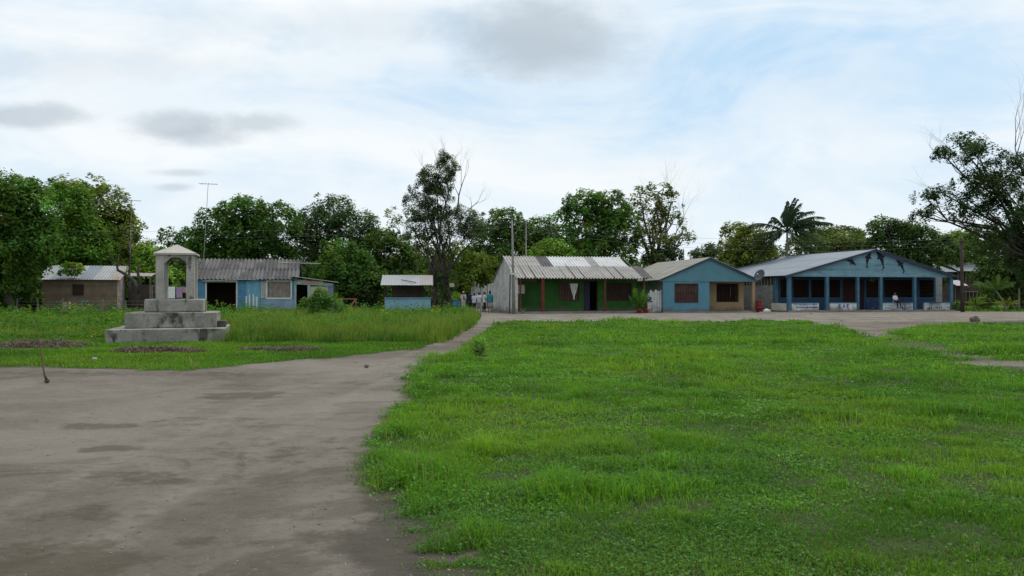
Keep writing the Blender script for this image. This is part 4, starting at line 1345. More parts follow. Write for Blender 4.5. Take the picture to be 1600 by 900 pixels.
# ------------------------------------------------------------------ green house
def green_house():
    f = Frame(808, 63, 11)
    t = f.thing('green_house', 'long green house with red porch posts, white gable end and corrugated roof', 'house')
    W = f.lx(1015)
    D, RD = 10.4, 5.0
    EZ, RZ = 2.86, 4.66
    wy = 1.9
    mb = MB().box(-.3, W - .1, -.35, D, -.1, .14)
    mb.build('floor_slab', M['slab'], t, bevel=.02)
    zz = lambda py, px=900: f.z(px, py, wy)
    L = lambda px: f.lx(px, wy)
    w1 = (L(874), L(904), zz(469), zz(443))
    w2 = (L(949), L(986), zz(469), zz(443))
    dr = (L(913), L(933), .14, zz(440))
    wl = MB().wall(0.06, W - .35, .14, 3.4, wy, wy + .18, [w1, w2, dr])
    wl.build('wall', M['green'], t)
    MB().box(.06, W - .35, D - .2, D, .14, EZ).build('back_wall', M['green'], t)
    g = MB()
    g.prism([(0, .14), (D, .14), (D, EZ - .1), (RD, RZ - .1), (0, EZ - .1)], 0, .16)
    g.v = [(y - .1, x, z) for x, y, z in g.v]
    g.build('gable_wall', M['white_block'], t, label='white painted block gable wall')
    g = MB()
    g.prism([(wy, .14), (D, .14), (D, EZ - .1), (RD, RZ - .1), (wy, EZ + .5)], 0, .16)
    g.v = [(y + W - .5, x, z) for x, y, z in g.v]
    g.build('gable_wall', M['green'], t, label='green right hand gable wall')
    for (a, b, c, d) in (w1, w2):
        m = MB()
        frame4(m, a, b, c, d, wy - .03, wy + .06, .06)
        wf = m.build('window', M['dark_wood'], t)
        m = MB()
        grille(m, a, b, c, d, wy + .05, 7, 3, .02)
        m.build('window_bars', M['dark_wood'], wf)
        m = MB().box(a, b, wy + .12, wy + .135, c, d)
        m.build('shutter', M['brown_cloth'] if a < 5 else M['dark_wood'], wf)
    tp = lambda s: max(.14, 1 - .95 * s) if s < .8 else .16
    ca, cb = L(890), L(904)
    cloth(ca, cb, zz(468), zz(443), wy + .02, 'white_cloth', 'curtain', t, tp, amp=.02)
    m = MB()
    frame4(m, dr[0], dr[1], dr[2] + .06, dr[3], wy - .02, wy + .05, .05)
    d = m.build('door', M['dark_wood'], t)
    m = MB().box(dr[0] + .02, dr[0] + (dr[1] - dr[0]) * .45, wy + .1, wy + .14, dr[2], dr[3])
    m.build('door_leaf', M['cloth_navy'], d)
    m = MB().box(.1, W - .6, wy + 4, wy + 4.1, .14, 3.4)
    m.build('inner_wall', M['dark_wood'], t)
    for px, w in ((813, .12), (848, .24), (945, .12), (1006, .12)):
        x = f.lx(px)
        MB().box(x - w / 2, x + w / 2, -w / 2, w / 2, .14, EZ - .08).build('porch_post', M['red_post'], t, bevel=.01)
    m = MB().bar((-.1, 0, EZ - .09), (W - .2, 0, EZ - .09), .1, .12)
    m.bar((f.lx(848), 0, EZ - .2), (f.lx(848), wy, EZ - .1), .08, .1)
    m.build('porch_beam', M['red_post'], t)
    m = MB().box(f.lx(818), f.lx(846), wy - .12, wy - .04, f.z(830, 440, wy), f.z(830, 435, wy))
    m.build('lintel_board', M['fence_wood'], t)
    # roof
    mats = [M['fibre'], M['fibre_dark'], M['fibre_white'], M['fibre_tan'], M['fibre_tan']]
    mb = MB()
    sl = math.atan2(RZ - EZ, RD)
    dv = Vector((0, -math.cos(sl), -math.sin(sl)))
    ridge = Vector((-.25, RD, RZ + .03))
    slope = (RD + .3) / math.cos(sl)
    top = slope * .47
    n = 12
    ud = Vector((1, 0, 0))
    WL = W + .15
    q = .25
    U0 = ridge + Vector((0, 0, .03))
    for a_, b_, c_ in ((0, 11, 0), (11, 15, 1), (15, 28, 2), (28, 31, 0), (31, 41, 2)):
        b_ = min(b_ * q, WL - .5)
        sheets(U0 + ud * (a_ * q), ud, dv, b_ - a_ * q, top, 1, [c_], mb)
    for a_, b_, c_ in ((0, 17, 0), (17, 42, 0), (42, 47, 1)):
        b_ = min(b_ * q, WL + .25)
        sheets(ridge + dv * (top - .12) + ud * (a_ * q), ud, dv, b_ - a_ * q, slope - top + .12, 1, [c_], mb)
    db = Vector((0, math.cos(sl), -math.sin(sl)))
    sheets(ridge + Vector((0, 0, -.03)) + db * .05, ud, db, WL - .5, slope + .2, n, [0, 3], mb)
    mb.build('roof', mats, t)
    mb = MB()
    for i in range(14):
        x = -.15 + (WL - .6) * i / 13
        mb.bar((x, -.22, EZ - .06), (x, RD, RZ - .06), .06, .08)
    mb.build('rafters', M['dark_wood'], t)
    # printed notice hung on the porch post
    x0, x1 = f.lx(807.5, wy - .2), f.lx(819, wy - .2)
    s = thing('notice_board', 'white printed notice with faint red lines on the porch of the green house', 'sign', f.world((x0 + x1) / 2, wy - .2, 0), f.th)
    hz0, hz1 = f.z(812, 458.5, wy - .2), f.z(812, 445, wy - .2)
    hw = .34
    MB().box(-hw, hw, 0, .03, hz0, hz1).build('board', M['sign_white'], s)
    m = MB()
    for k in range(5):
        z = hz0 + (hz1 - hz0) * (.16 + .17 * k)
        x = -hw * .8
        while x < hw * .75:
            l = rnd.uniform(.04, .12)
            m.box(x, x + l, -.008, 0, z, z + .035)
            x += l + .035
    m.build('print', M['sign_ink'], s)
    m = MB().bar((0, .015, hz1), (0, .015, EZ + .3), .015)
    m.bar((-hw * .8, .1, hz0 + .1), (-hw * .8, .21, hz0 + .1), .02)
    m.build('hanger', M['dark_wood'], s)
    return f, W


GH, GW = green_house()


# ------------------------------------------------------------------ blue gable house
def blue_house():
    f = Frame(1036, 66, 10)
    t = f.thing('blue_house', 'small blue gable fronted house with a tan recessed porch wall', 'house')
    W = f.lx(1178)
    EZ = f.z(1040, 438)
    ax = f.lx(1108)
    RZ = f.z(1108, 404)
    D = 12.0
    bw = f.lx(1108.5)
    pd = 1.7
    zb = f.z(1060, 440)
    hw = (f.lx(1055), f.lx(1090), f.z(1072, 472), f.z(1072, 444))
    MB().box(-.15, W + .25, -.45, D, -.1, .07).build('floor_slab', M['slab'], t, bevel=.02)
    m = MB().wall(0, bw, .07, zb, 0, .16, [hw])
    m.box(bw - .15, bw, .16, pd + .1, .07, zb)
    m.build('wall', M['blue_wall'], t, label='blue painted front wall')
    m = MB()
    m.prism([(-.32, zb + .01), (W + .3, zb + .01), (W + .3, EZ), (ax, RZ), (-.32, EZ)], -.06, .08)
    m.build('gable', M['blue_gable'], t)
    l = lambda px: f.lx(px, pd)
    tw = (l(1120.5), l(1153), f.z(1136, 471, pd), f.z(1136, 444, pd))
    tx1 = l(1162)
    m = MB().wall(bw - .02, tx1, .07, zb + .2, pd, pd + .16, [tw])
    m.build('porch_wall', M['tan'], t, label='tan boarded wall set back under the porch')
    m = MB().box(tx1 - .16, tx1, pd + .16, D, .07, zb + .3).box(0, tx1, D - .2, D - .02, .07, zb)
    m.box(0.0, .16, .17, D - .2, .07, zb + .05)
    m.build('side_wall', M['block_grey'], t)
    MB().box(f.lx(1175.5), f.lx(1179.5), -.02, .2, .07, zb).build('porch_post', M['tan'], t, bevel=.01)
    m = MB().box(bw + .01, bw + .3, pd - .06, pd - .01, .07, zb - .15)
    m.build('door', M['dark_wood'], t)
    for (h, y, cl) in ((hw, 0, 'brown_cloth'), (tw, pd, 'dark_wood')):
        m = MB()
        frame4(m, h[0], h[1], h[2], h[3], y - .03, y + .05, .05)
        wf = m.build('window', M['dark_wood'], t)
        m = MB()
        grille(m, h[0], h[1], h[2], h[3], y + .03, 8, 2, .02)
        m.build('window_bars', M['dark_wood'], wf)
        if cl == 'brown_cloth':
            cloth(h[0], h[1], h[2] + (h[3] - h[2]) * .42, h[3], y + .12, 'brown_cloth', 'curtain', wf, n=40, amp=.025)
            MB().box(h[0], h[1], y + .1, y + .12, h[2], h[2] + (h[3] - h[2]) * .42).build('shutter', M['plank_dark'], wf)
        else:
            c = h[0] + (h[1] - h[0]) * .66
            cloth(c - .06, c + .05, h[2] + .35, h[3] - .25, y + .1, 'grey_cloth', 'curtain', wf, amp=.01)
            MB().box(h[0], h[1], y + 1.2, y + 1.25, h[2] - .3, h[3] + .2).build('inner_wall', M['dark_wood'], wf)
    # roof
    for s in (-1, 1):
        mb = MB()
        run = (ax + .42) if s < 0 else (W + .42 - ax)
        sl = math.atan2(RZ - EZ, run)
        v = Vector((s * math.cos(sl), 0, -math.sin(sl)))
        le = run / math.cos(sl) + .08
        p = Vector((ax, -.3, RZ + .06))
        u = Vector((0, 1, 0))
        sheets(p + Vector((0, 0, .035)), u, v, D + .6, le * .36, 10, [0], mb, .18, .02)
        sheets(p + v * (le * .36 - .1) + Vector((0, 0, .018)), u, v, D + .6, le * .36, 10, [0], mb, .18, .02)
        sheets(p + v * (le * .72 - .2), u, v, D + .6, le * .28 + .2, 10, [0], mb, .18, .02)
        mb.build('roof', M['fibre_tan'], t)
        m = MB().bar((ax, -.2, RZ + .01), (ax + s * (run + .05), -.2, EZ - .02), .05, .14)
        m.build('barge_board', M['blue_trim'], t)
    return f, W


M['plank_dark'] = surf('dark_red_planks', (.10, .055, .045), var=.25, vs=2, boards=('z', .14), bdark=.5)
BH, BW = blue_house()


def satellite_dish():
    p = at(1186, 433, 65.6)
    t = thing('satellite_dish', 'dark satellite dish tilted upward at the right eave of the small blue house', 'dish', p)
    mb = MB()
    n, r = 22, .5
    prof = [(r * k / 6, .34 * (k / 6) ** 2 * .5) for k in range(7)]
    mb.lathe([(max(.01, a), b) for a, b in prof] + [(r, prof[-1][1] - .02)] + [(max(.01, a), b - .03) for a, b in prof[::-1]], n)
    o = mb.build('reflector', M['dish'], t, smooth=True)
    o.rotation_euler = (R_(62), R_(10), R_(-62))
    o.location = (.12, 0, .1)
    m = MB().tube([(-.12, .3, -.32), (0, .15, -.12), (.1, .05, .08)], .03, 6)
    m.build('mount', M['wire_grey'], t)
    m = MB().tube([(.15, 0, .1), (-.22, -.35, .22)], .015, 5)
    m.ball((-.24, -.37, .24), .06, 8)
    m.build('feed_arm', M['alu'], t)


satellite_dish()


# ------------------------------------------------------------------ dolphin house
def dolphin_poly(cx, cz, L, ang, flip=1, curv=.55):
    P = [(.50, .02), (.40, .055), (.36, .085), (.22, .115), (.12, .125), (.06, .20), (-.01, .225), (-.01, .115), (-.16, .08), (-.30, .04), (-.40, .035), (-.50, .11), (-.49, .02), (-.54, -.08), (-.41, -.01), (-.28, -.045),
         (-.10, -.085), (.06, -.095), (.03, -.19), (.12, -.20), (.17, -.10), (.30, -.07), (.40, -.03)]
    a = R_(ang)
    out = []
    for x, y in P:
        y += -curv * x * x
        x, y = x * L, y * L * flip
        out.append((cx + x * math.cos(a) - y * math.sin(a), cz + x * math.sin(a) + y * math.cos(a)))
    return out


def strokes(m, segs, x0, z0, s, y, w):
    """letter shapes as short bars"""
    for (a, b, c, d) in segs:
        m.bar((x0 + a * s, y, z0 + b * s), (x0 + c * s, y, z0 + d * s), .012, w, up=(0, 1, 0)) if False else m.bar((x0 + a * s, y, z0 + b * s), (x0 + c * s, y, z0 + d * s), w, .012, up=(0, 1, 0))


def dolphin_house():
    f = Frame(1231, 68, 14)
    t = f.thing('dolphin_house', 'long pale blue gabled building with an open veranda and dark dolphins on its gable', 'house')
    W = f.lx(1491)
    ax = f.lx(1365)
    EZ = f.z(1234, 431)
    RZ = f.z(1365, 391)
    D, wd = 15.5, 2.6
    zb = f.z(1365, 432)
    zb = EZ - .06
    MB().box(-.1, W + .1, -.35, D, -.1, .12).build('floor_slab', M['slab'], t, bevel=.02)
    m = MB()
    m.prism([(.25, zb), (W - .2, zb), (W - .2, EZ + .02), (ax, RZ - .02), (.25, EZ + .05)], 0, .1)
    m.build('gable', M['blue_board'], t, label='weathered pale blue boarded gable')
    for px, w in ((1234, .3), (1293, .26), (1341, .2), (1377, .24), (1430, .24), (1487, .3)):
        x = f.lx(px)
        MB().box(x - w / 2, x + w / 2, -.02, .24, .12, zb - .002).build('veranda_post', M['blue_post'], t, bevel=.01)
    m = MB().box(.1, W - .1, .03, .2, zb - .2, zb - .003)
    l2 = lambda px: f.lx(px, wd)
    # main wall
    zw = lambda py: f.z(1350, py, wd)
    zs, zt = zw(465), zw(437)
    holes = [(l2(1219), l2(1232), zs, zt), (l2(1239), l2(1264), zs, zt), (l2(1267), l2(1289), zs, zt), (l2(1296), l2(1313), zs, zt), (l2(1317), l2(1340), zw(472), zt), (l2(1344), l2(1350), .12, zt),
             (l2(1353), l2(1376), zs, zt), (l2(1381), l2(1428), zs, zt), (l2(1436), l2(1459), zs, zt)]
    x0, x1 = l2(1210), l2(1462)
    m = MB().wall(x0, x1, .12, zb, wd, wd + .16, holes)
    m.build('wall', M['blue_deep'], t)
    for i, h in enumerate(holes):
        if i in (4, 5): continue
        m = MB()
        frame4(m, h[0], h[1], h[2], h[3], wd - .03, wd + .05, .05)
        wf = m.build('window', M['blue_post'], t)
        m = MB()
        grille(m, h[0], h[1], h[2], h[3], wd + .06, max(3, int((h[1] - h[0]) / .22)), 5, .012)
        m.build('window_bars', M['dark_wood'], wf)
    h = holes[4]
    m = MB().box(h[0] + .02, h[1] - .02, wd + .03, wd + .09, h[2] + .02, h[3] - .02)
    m.build('shutter', M['plank_maroon'], t)
    h = holes[5]
    m = MB().box(h[0], h[1], wd + .05, wd + .1, .13, h[3])
    m.build('door', M['plank_maroon'], t)
    m = MB().box(l2(1354), l2(1375), wd - .06, wd - .004, .14, zs - .12)
    m.build('wall_panel', M['blue_panel'], t)
    m = MB().box(x1, l2(1476), wd + .3, wd + .4, .12, zb + .6)
    m.build('louvre_wall', M['louvre'], t)
    # other walls
    m = MB().wall(wd, D, .12, 2.3, x0, x0 + .16, [], axis='y')
    m.box(x0, x1 + .8, D - .2, D, .12, 1.1).box(x0, x0 + 6, D - .2, D, 1.1, zb).box(x0 + 8, x1 + .8, D - .2, D, 1.6, zb)
    m.box(x1 + .64, x1 + .8, wd + .5, D - .2, .12, zb)
    m.build('side_wall', M['block_grey'], t)
    m = MB()
    for i in range(26):
        y = wd + .1 + i * .5
        m.box(x0 + .02, x0 + .14, y, y + .16, 2.302, zb)
    m.build('vent_slots', M['block_grey'], t)
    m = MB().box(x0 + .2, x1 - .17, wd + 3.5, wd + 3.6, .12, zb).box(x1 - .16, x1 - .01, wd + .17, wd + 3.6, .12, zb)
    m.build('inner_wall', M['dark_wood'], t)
    # parapets
    pz = f.z(1260, 474)
    P = [(1237.5, 1280, 'parapet', 0), (1297, 1339, 'parapet', 0), (1380, 1427, 'parapet_old', 0), (1445, 1485, 'parapet_old', 0)]
    for i, (a, b, mt, _) in enumerate(P):
        xa, xb = f.lx(a), f.lx(b)
        o = MB().box(xa, xb, .04, .2, .12, pz).build('parapet', M[mt], t, bevel=.01, label=['white parapet with two lines of blue lettering', 'white parapet with three big blue characters', 'stained white parapet behind the seated person', 'stained white parapet at the right end'][i])
        MB().box(xa - .02, xb + .02, .0, .24, pz + .001, pz + .07).build('parapet_cap', M['blue_post'], o)
        m = MB()
        rr = random.Random(20 + i)
        if i == 0:
            z1, z0 = pz - .16, pz - .45
            x = xa + .22
            while x < xb - .25:
                w = rr.uniform(.09, .17)
                hh = rr.uniform(.1, .16)
                strokes(m, [(0, 0, 0, 1), (0, 1, .7, .85), (.7, .85, .7, .1), (0, .5, .6, .45)][:rr.choice((2, 3, 4))], x, z1 - .03, hh, .034, .032)
                x += w
            x = xa + .45
            while x < xb - .15:
                w = rr.uniform(.08, .14)
                strokes(m, [(0, .1, .25, .9), (.25, .9, .5, .1), (.5, .1, .9, .5), (.1, .1, .5, 0)][:rr.choice((2, 3, 4))], x, z0 + .05, .15, .034, .03)
                x += w
        elif i == 1:
            for k, g in enumerate(([(0, 0, .1, 1), (.1, 1, .6, .85), (.6, .85, .1, .5), (.1, .5, .65, .25), (.65, .25, 0, 0)], [(0, 0, .35, 1), (.35, 1, .7, 0), (.15, .4, .55, .4)],
                                   [(0, 0, 0, 1), (0, 1, .6, .8), (.6, .8, 0, .5), (0, .5, .65, 0)])):
                strokes(m, g, xa + .85 + k * .42, pz - .45, .36, .034, .06)
            strokes(m, [(0, 0, 1.6, .02), (1.9, -.02, 3.2, 0)], xa + .8, pz - .52, .36, .034, .03)
        else:
            for q in range(9):
                x = xa + (xb - xa) * (.06 + .1 * q) + rr.uniform(-.05, .05)
                z = pz - .5 + .1 * math.sin(q * 1.7) + rr.uniform(-.05, .05)
                m.bar((x, .034, z), (x + rr.uniform(.15, .4), .034, z + rr.uniform(-.12, .12)), .05, .012, up=(0, 1, 0))
        m.build('lettering' if i < 2 else 'painted_waves', M['ink'], o)
    m = MB().box(.05, .2, .3, wd, .12, pz)
    m.build('parapet', M['parapet_tan'], t, label='plain cream parapet at the left end')
    m = MB().box(f.lx(1210), f.lx(1230), .2, .3, .12, pz)
    for px in (1211, 1213.5):
        x = f.lx(px, wd)
    m = MB().box(x0 - .02, x0 + .22, wd - .26, wd - .02, .12, zb)
    m.build('veranda_post', M['blue_post'], t)
    # dolphins
    for (px, py, L, an, fl) in ((1329, 408, 1.3, -22, 1), (1356, 404, 1.5, 70, 1), (1377, 404, 1.75, 118, -1), (1408, 414, 1.35, 128, -1)):
        z = f.z(px, py)
        m = MB().prism(dolphin_poly(f.lx(px), z, L, an, fl), -.03, -.002)
        m.build('dolphin', M['dolphin'], t)
    # roof
    for s in (-1, 1):
        run = ax + .45 if s < 0 else W + .25 - ax
        sl = math.atan2(RZ - EZ, run - .2)
        v = Vector((s * math.cos(sl), 0, -math.sin(sl)))
        le = run / math.cos(sl)
        mb = MB()
        for k in range(3):
            mb.corr(Vector((ax, -.42, RZ + .1 - .012 * k)) + v * (le / 3 * k - (.1 if k else 0)), (0, 1, 0), v, D + .8, le / 3 + .1, .2, .012, seg=4)
        mb.build('roof', M['tin_blue'], t)
        m = MB().bar((ax, -.3, RZ + .0), (ax + s * (run - .02), -.3, RZ - math.tan(sl) * run + .0), .05, .2)
        m.build('barge_board', M['blue_trim'], t)
    m = MB().bar((ax, -.44, RZ + .12), (ax, D + .4, RZ + .12), .3, .02)
    m.build('ridge_cap', M['tin_blue'], t)
    m = MB()
    for i in range(5):
        y = .5 + 3 * i
        m.bar((.2, y, EZ - .12), (ax, y, RZ - .12), .08, .12)
        m.bar((W - .2, y, EZ - .12), (ax, y, RZ - .12), .08, .12)
    m.box(.2, W - .4, .25, D - .3, zb + .02, zb + .06)
    m.build('ceiling', M['dark_wood'], t)
    return f, W, pz, zb


M['plank_maroon'] = surf('maroon_boards', (.035, .012, .012), var=.3, vs=2, boards=('x', .2), bdark=.5)
M['blue_panel'] = surf('mural_panel', (.03, .065, .15), var=.3, vs=2, stain=(.2, .17, .14), stain_sc=(1.5, 1.5, 1.5), stain_lo=.52, stain_hi=.66)
M['louvre'] = surf('louvre_boards', (.30, .32, .32), var=.15, vs=2, boards=('z', .17), bdark=.7)
M['parapet_old'] = surf('stained_parapet', (.46, .5, .5), var=.15, vs=2, stain=(.12, .2, .3), stain_sc=(1.6, 1.6, 2.2), stain_lo=.52, stain_hi=.64, stain_amt=.7)
DH, DW, DPZ, DZB = dolphin_house()


# ------------------------------------------------------------------ blue plank shack
def shack():
    f = Frame(306, 62, 12)
    t = f.thing('plank_shack', 'long blue plank shack with a dark corrugated roof and a patched lean-to', 'house')
    W = f.lx(459)
    W2 = f.lx(521)
    EZ = f.z(380, 434)
    RD = 3.4
    RZ = f.z(390, 406, RD)
    D = 6.6
    L = f.lx
    Z = lambda py, px=400: f.z(px, py)
    dr = (L(323), L(369), .02, Z(441, 345))
    wn = (L(418), L(454), Z(465, 435), Z(440, 435))
    m = MB().wall(-.1, W, 0, EZ - .03, 0, .1, [dr, wn])
    m.build('wall', M['plank_blue'], t)
    m = MB().box(-.1, 0, .1, D, 0, EZ).box(W - .1, W, .1, D, 0, EZ + .2).box(0, W, D - .1, D, 0, EZ)
    m.build('side_wall', M['plank_blue'], t)
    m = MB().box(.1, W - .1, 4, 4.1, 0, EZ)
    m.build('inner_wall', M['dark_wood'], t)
    # pale frames
    m = MB()
    w = .1
    m.box(dr[0] - w, dr[0], -.05, .0, 0, dr[3]).box(dr[1], dr[1] + w, -.05, 0, 0, dr[3])
    m.box(dr[0] - w, dr[1] + w, -.05, 0, dr[3], dr[3] + .16)
    m.build('doorway_frame', M['white_wood'], t)
    m = MB()
    frame4(m, wn[0], wn[1], wn[2], wn[3], -.05, 0, .1)
    wf = m.build('window', M['white_wood'], t)
    cloth(wn[0] + (wn[1] - wn[0]) * .02, wn[1], wn[2], wn[3], .06, 'grey_cloth', 'curtain', wf, n=30)
    MB().box(L(407), L(417), -.03, -.004, Z(466), Z(440)).build('shutter', M['palegrey_board'], t, label='pale grey folded shutter')
    MB().box(L(384.5), L(406), -.04, -.004, 0, Z(439)).build('door', M['door_blue'], t)
    MB().box(L(407), L(459), -.035, -.004, 0, Z(467)).build('wainscot', M['plank_grey'], t)
    m = MB().bar((L(317), -.25, Z(439.5)), (L(389), -.25, Z(436.5)), .5, .03, up=(0, 0, 1))
    m.bar((L(389), -.2, Z(437)), (L(402), -.2, Z(437.5)), .4, .03)
    m.build('awning_strip', M['white_wood'], t)
    m = MB()
    for px, h in ((386, 462), (391, 460), (397, 459), (402.5, 463)):
        m.box(L(px) - .045, L(px) + .045, -.5, -.46, 0, Z(h))
    pk = f.world(0, 0)
    for px, h in ((386, 462), (391, 460), (397, 459), (402.5, 463)):
        p = thing('fence_picket', 'white upright picket standing in the grass before the pale blue door', 'picket', f.world(L(px), -.5), f.th, 'white pickets by the blue shack')
        MB().prism([(-.045, 0), (.045, 0), (.045, Z(h) - .06), (0, Z(h)), (-.045, Z(h) - .06)], -.012, .012).build('board', M['white_wood'], p)
    # lean-to
    x0 = W + .02
    zt0, zt1 = Z(436, 465), Z(443, 520)
    m = MB()
    hx0, hx1 = L(463), L(480)
    m.box(x0, hx0, .05, .13, 0, zt0 - .1).box(L(480.5), L(485), .05, .13, 0, zt0 - .35)
    m.build('lean_to_post', M['plank_green'], t)
    m = MB().prism([(x0, Z(444)), (W2, Z(447)), (W2, zt1), (x0, zt0)], .02, .1)
    m.build('lean_to_board', M['plank_green'], t)
    MB().box(L(472), L(496), -.02, .015, Z(443), Z(438.5)).build('lean_to_board', M['plank_red'], t, label='faded red board over the lean-to door')
    MB().box(L(497), L(505), -.02, .015, Z(443), Z(439.5)).build('lean_to_board', M['sign_tan'], t)
    MB().box(L(485), L(513), .0, .09, 0, Z(447.5)).build('lean_to_wall', M['plank_beige'], t, label='beige planked lean-to front')
    MB().box(L(513.5), L(521), .0, .09, 0, Z(446)).build('lean_to_wall', M['plank_violet'], t, label='violet blue end of the lean-to')
    m = MB().box(x0, W2, 2.6, 2.7, 0, zt1).box(W2 - .08, W2, .1, 2.6, 0, zt1)
    m.build('lean_to_wall', M['dark_wood'], t)
    m = MB().bar((L(465), .3, .9), (L(465), .3, 1.9), .06)
    mb = MB()
    mb.corr((x0 - .2, -.35, zt0 + .22), (0, 1, 0), (W2 + .5 - x0, 0, zt1 - zt0 - .12), 3.2, math.hypot(W2 + .6 - x0, zt1 - zt0), .18, .018)
    mb.build('lean_to_roof', M['tin'], t)
    # roof
    mats = [M['fibre_black'], M['fibre_dark']]
    sl = math.atan2(RZ - EZ, RD)
    dv = Vector((0, -math.cos(sl), -math.sin(sl)))
    le = (RD + .35) / math.cos(sl)
    mb = MB()
    sheets((-.35, RD, RZ + .06), (1, 0, 0), dv, W + .7, le * .5, 9, [0, 1, 0], mb, .3, .06)
    sheets(Vector((-.35, RD, RZ + .03)) + dv * (le * .5 - .12), (1, 0, 0), dv, W + .75, le * .5 + .12, 9, [0, 0, 1], mb, .3, .06)
    db = Vector((0, math.cos(sl), -math.sin(sl)))
    sheets((-.35, RD, RZ + .06), (1, 0, 0), db, W + .7, le, 9, [0], mb, .3, .06)
    mb.build('roof', mats, t)
    m = MB().prism([(0, EZ), (D, EZ), (RD, RZ - .1)], 0, .08)
    m.v = [(y + W - .1, x, z) for x, y, z in m.v]
    m2 = MB().prism([(0, EZ), (D, EZ), (RD, RZ - .1)], 0, .08)
    m2.v = [(y - .1, x, z) for x, y, z in m2.v]
    m.add(m2.v, m2.f)
    m.build('gable', M['plank_blue'], t)
    # loose pole lying across the roof ridge
    p = f.world(L(438, 2.6), 2.6, f.z(438, 411, 2.6))
    r = thing('roof_pole', 'pale pole lying along the ridge of the dark corrugated roof and poking past its end', 'pole', p, f.th)
    MB().tube([(0, 0, .02), (3.2, .2, -.02)], [.05, .04], 6).build('shaft', M['white_wood'], r)


M['palegrey_board'] = surf('palegrey_board', (.36, .37, .36), var=.2, vs=3, boards=('x', .15))
M['plank_violet'] = surf('violet_planks', (.16, .19, .42), var=.2, vs=2, boards=('z', .17))
shack()


# ------------------------------------------------------------------ brown hut
def hut():
    f = Frame(66, 62, 15)
    t = f.thing('plank_hut', 'brown weathered plank hut with a low sheet metal roof', 'hut')
    W = f.lx(183)
    L = f.lx
    D = 3.4
    EZ = f.z(120, 436)
    BZ = f.z(140, 417, D)
    wn = (L(113), L(131), f.z(122, 462), f.z(122, 444))
    m = MB().wall(0, W, 0, EZ, 0, .1, [wn])
    m.build('wall', M['hut_wood'], t)
    m = MB().box(0, .1, .1, D, 0, EZ + .2).box(0, W, D - .1, D, 0, BZ - .1)
    m.build('back_wall', M['hut_wood'], t)
    m = MB().prism([(0.1, 0), (D, 0), (D, BZ - .08), (.1, EZ - .02)], 0, .08)
    m.v = [(y + W - .08, x, z) for x, y, z in m.v]
    m.build('side_wall', M['hut_patch'], t, label='patched right hand wall of odd boards')
    m = MB().box(W + .0, W + .03, 2.2, 3.0, 0, 2.3)
    m.build('side_panel', M['tin'], t, label='upright pale metal sheet')
    m = MB().box(wn[0] + .02, wn[1] - .02, .02, .06, wn[2] + .02, wn[3] - .02)
    wf = m.build('window', M['dark_wood'], t)
    m = MB()
    frame4(m, wn[0], wn[1], wn[2], wn[3], -.03, .03, .05)
    m.build('window_frame', M['hut_wood'], wf)
    sl = math.atan2(BZ - EZ, D)
    dv = Vector((0, -math.cos(sl), -math.sin(sl)))
    le = (D + .5) / math.cos(sl)
    mb = MB()
    mats = [M['tin'], M['tin_rust'], M['tin_blue']]
    sheets((-.4, D + .1, BZ + .1), (1, 0, 0), dv, W + .7, le, 6, [0, 2, 0, 2, 0, 1], mb, .2, .014)
    mb.build('roof', mats, t)
    # shed behind its right end
    f2 = Frame(200, 66, 15)
    s = f2.thing('back_shed', 'dark narrow shed with a flat metal roof behind the hut and the dead tree', 'shed')
    MB().box(0, 1.6, 0, 1.8, 0, 2.3).build('wall', M['brown_house'], s)
    mb = MB()
    mb.corr((-3.2, -.2, 3.0), (1, 0, 0), (0, 1, .12), 5.0, 2.6, .2, .014)
    mb.build('roof', M['tin_rust'], s)
    m = MB()
    for x, y in ((1.7, -.1), (1.7, 1.9), (-2.9, 1.6)):
        m.box(x - .05, x + .05, y - .05, y + .05, 0, 3.0)
    m.build('post', M['fence_wood'], s)


hut()


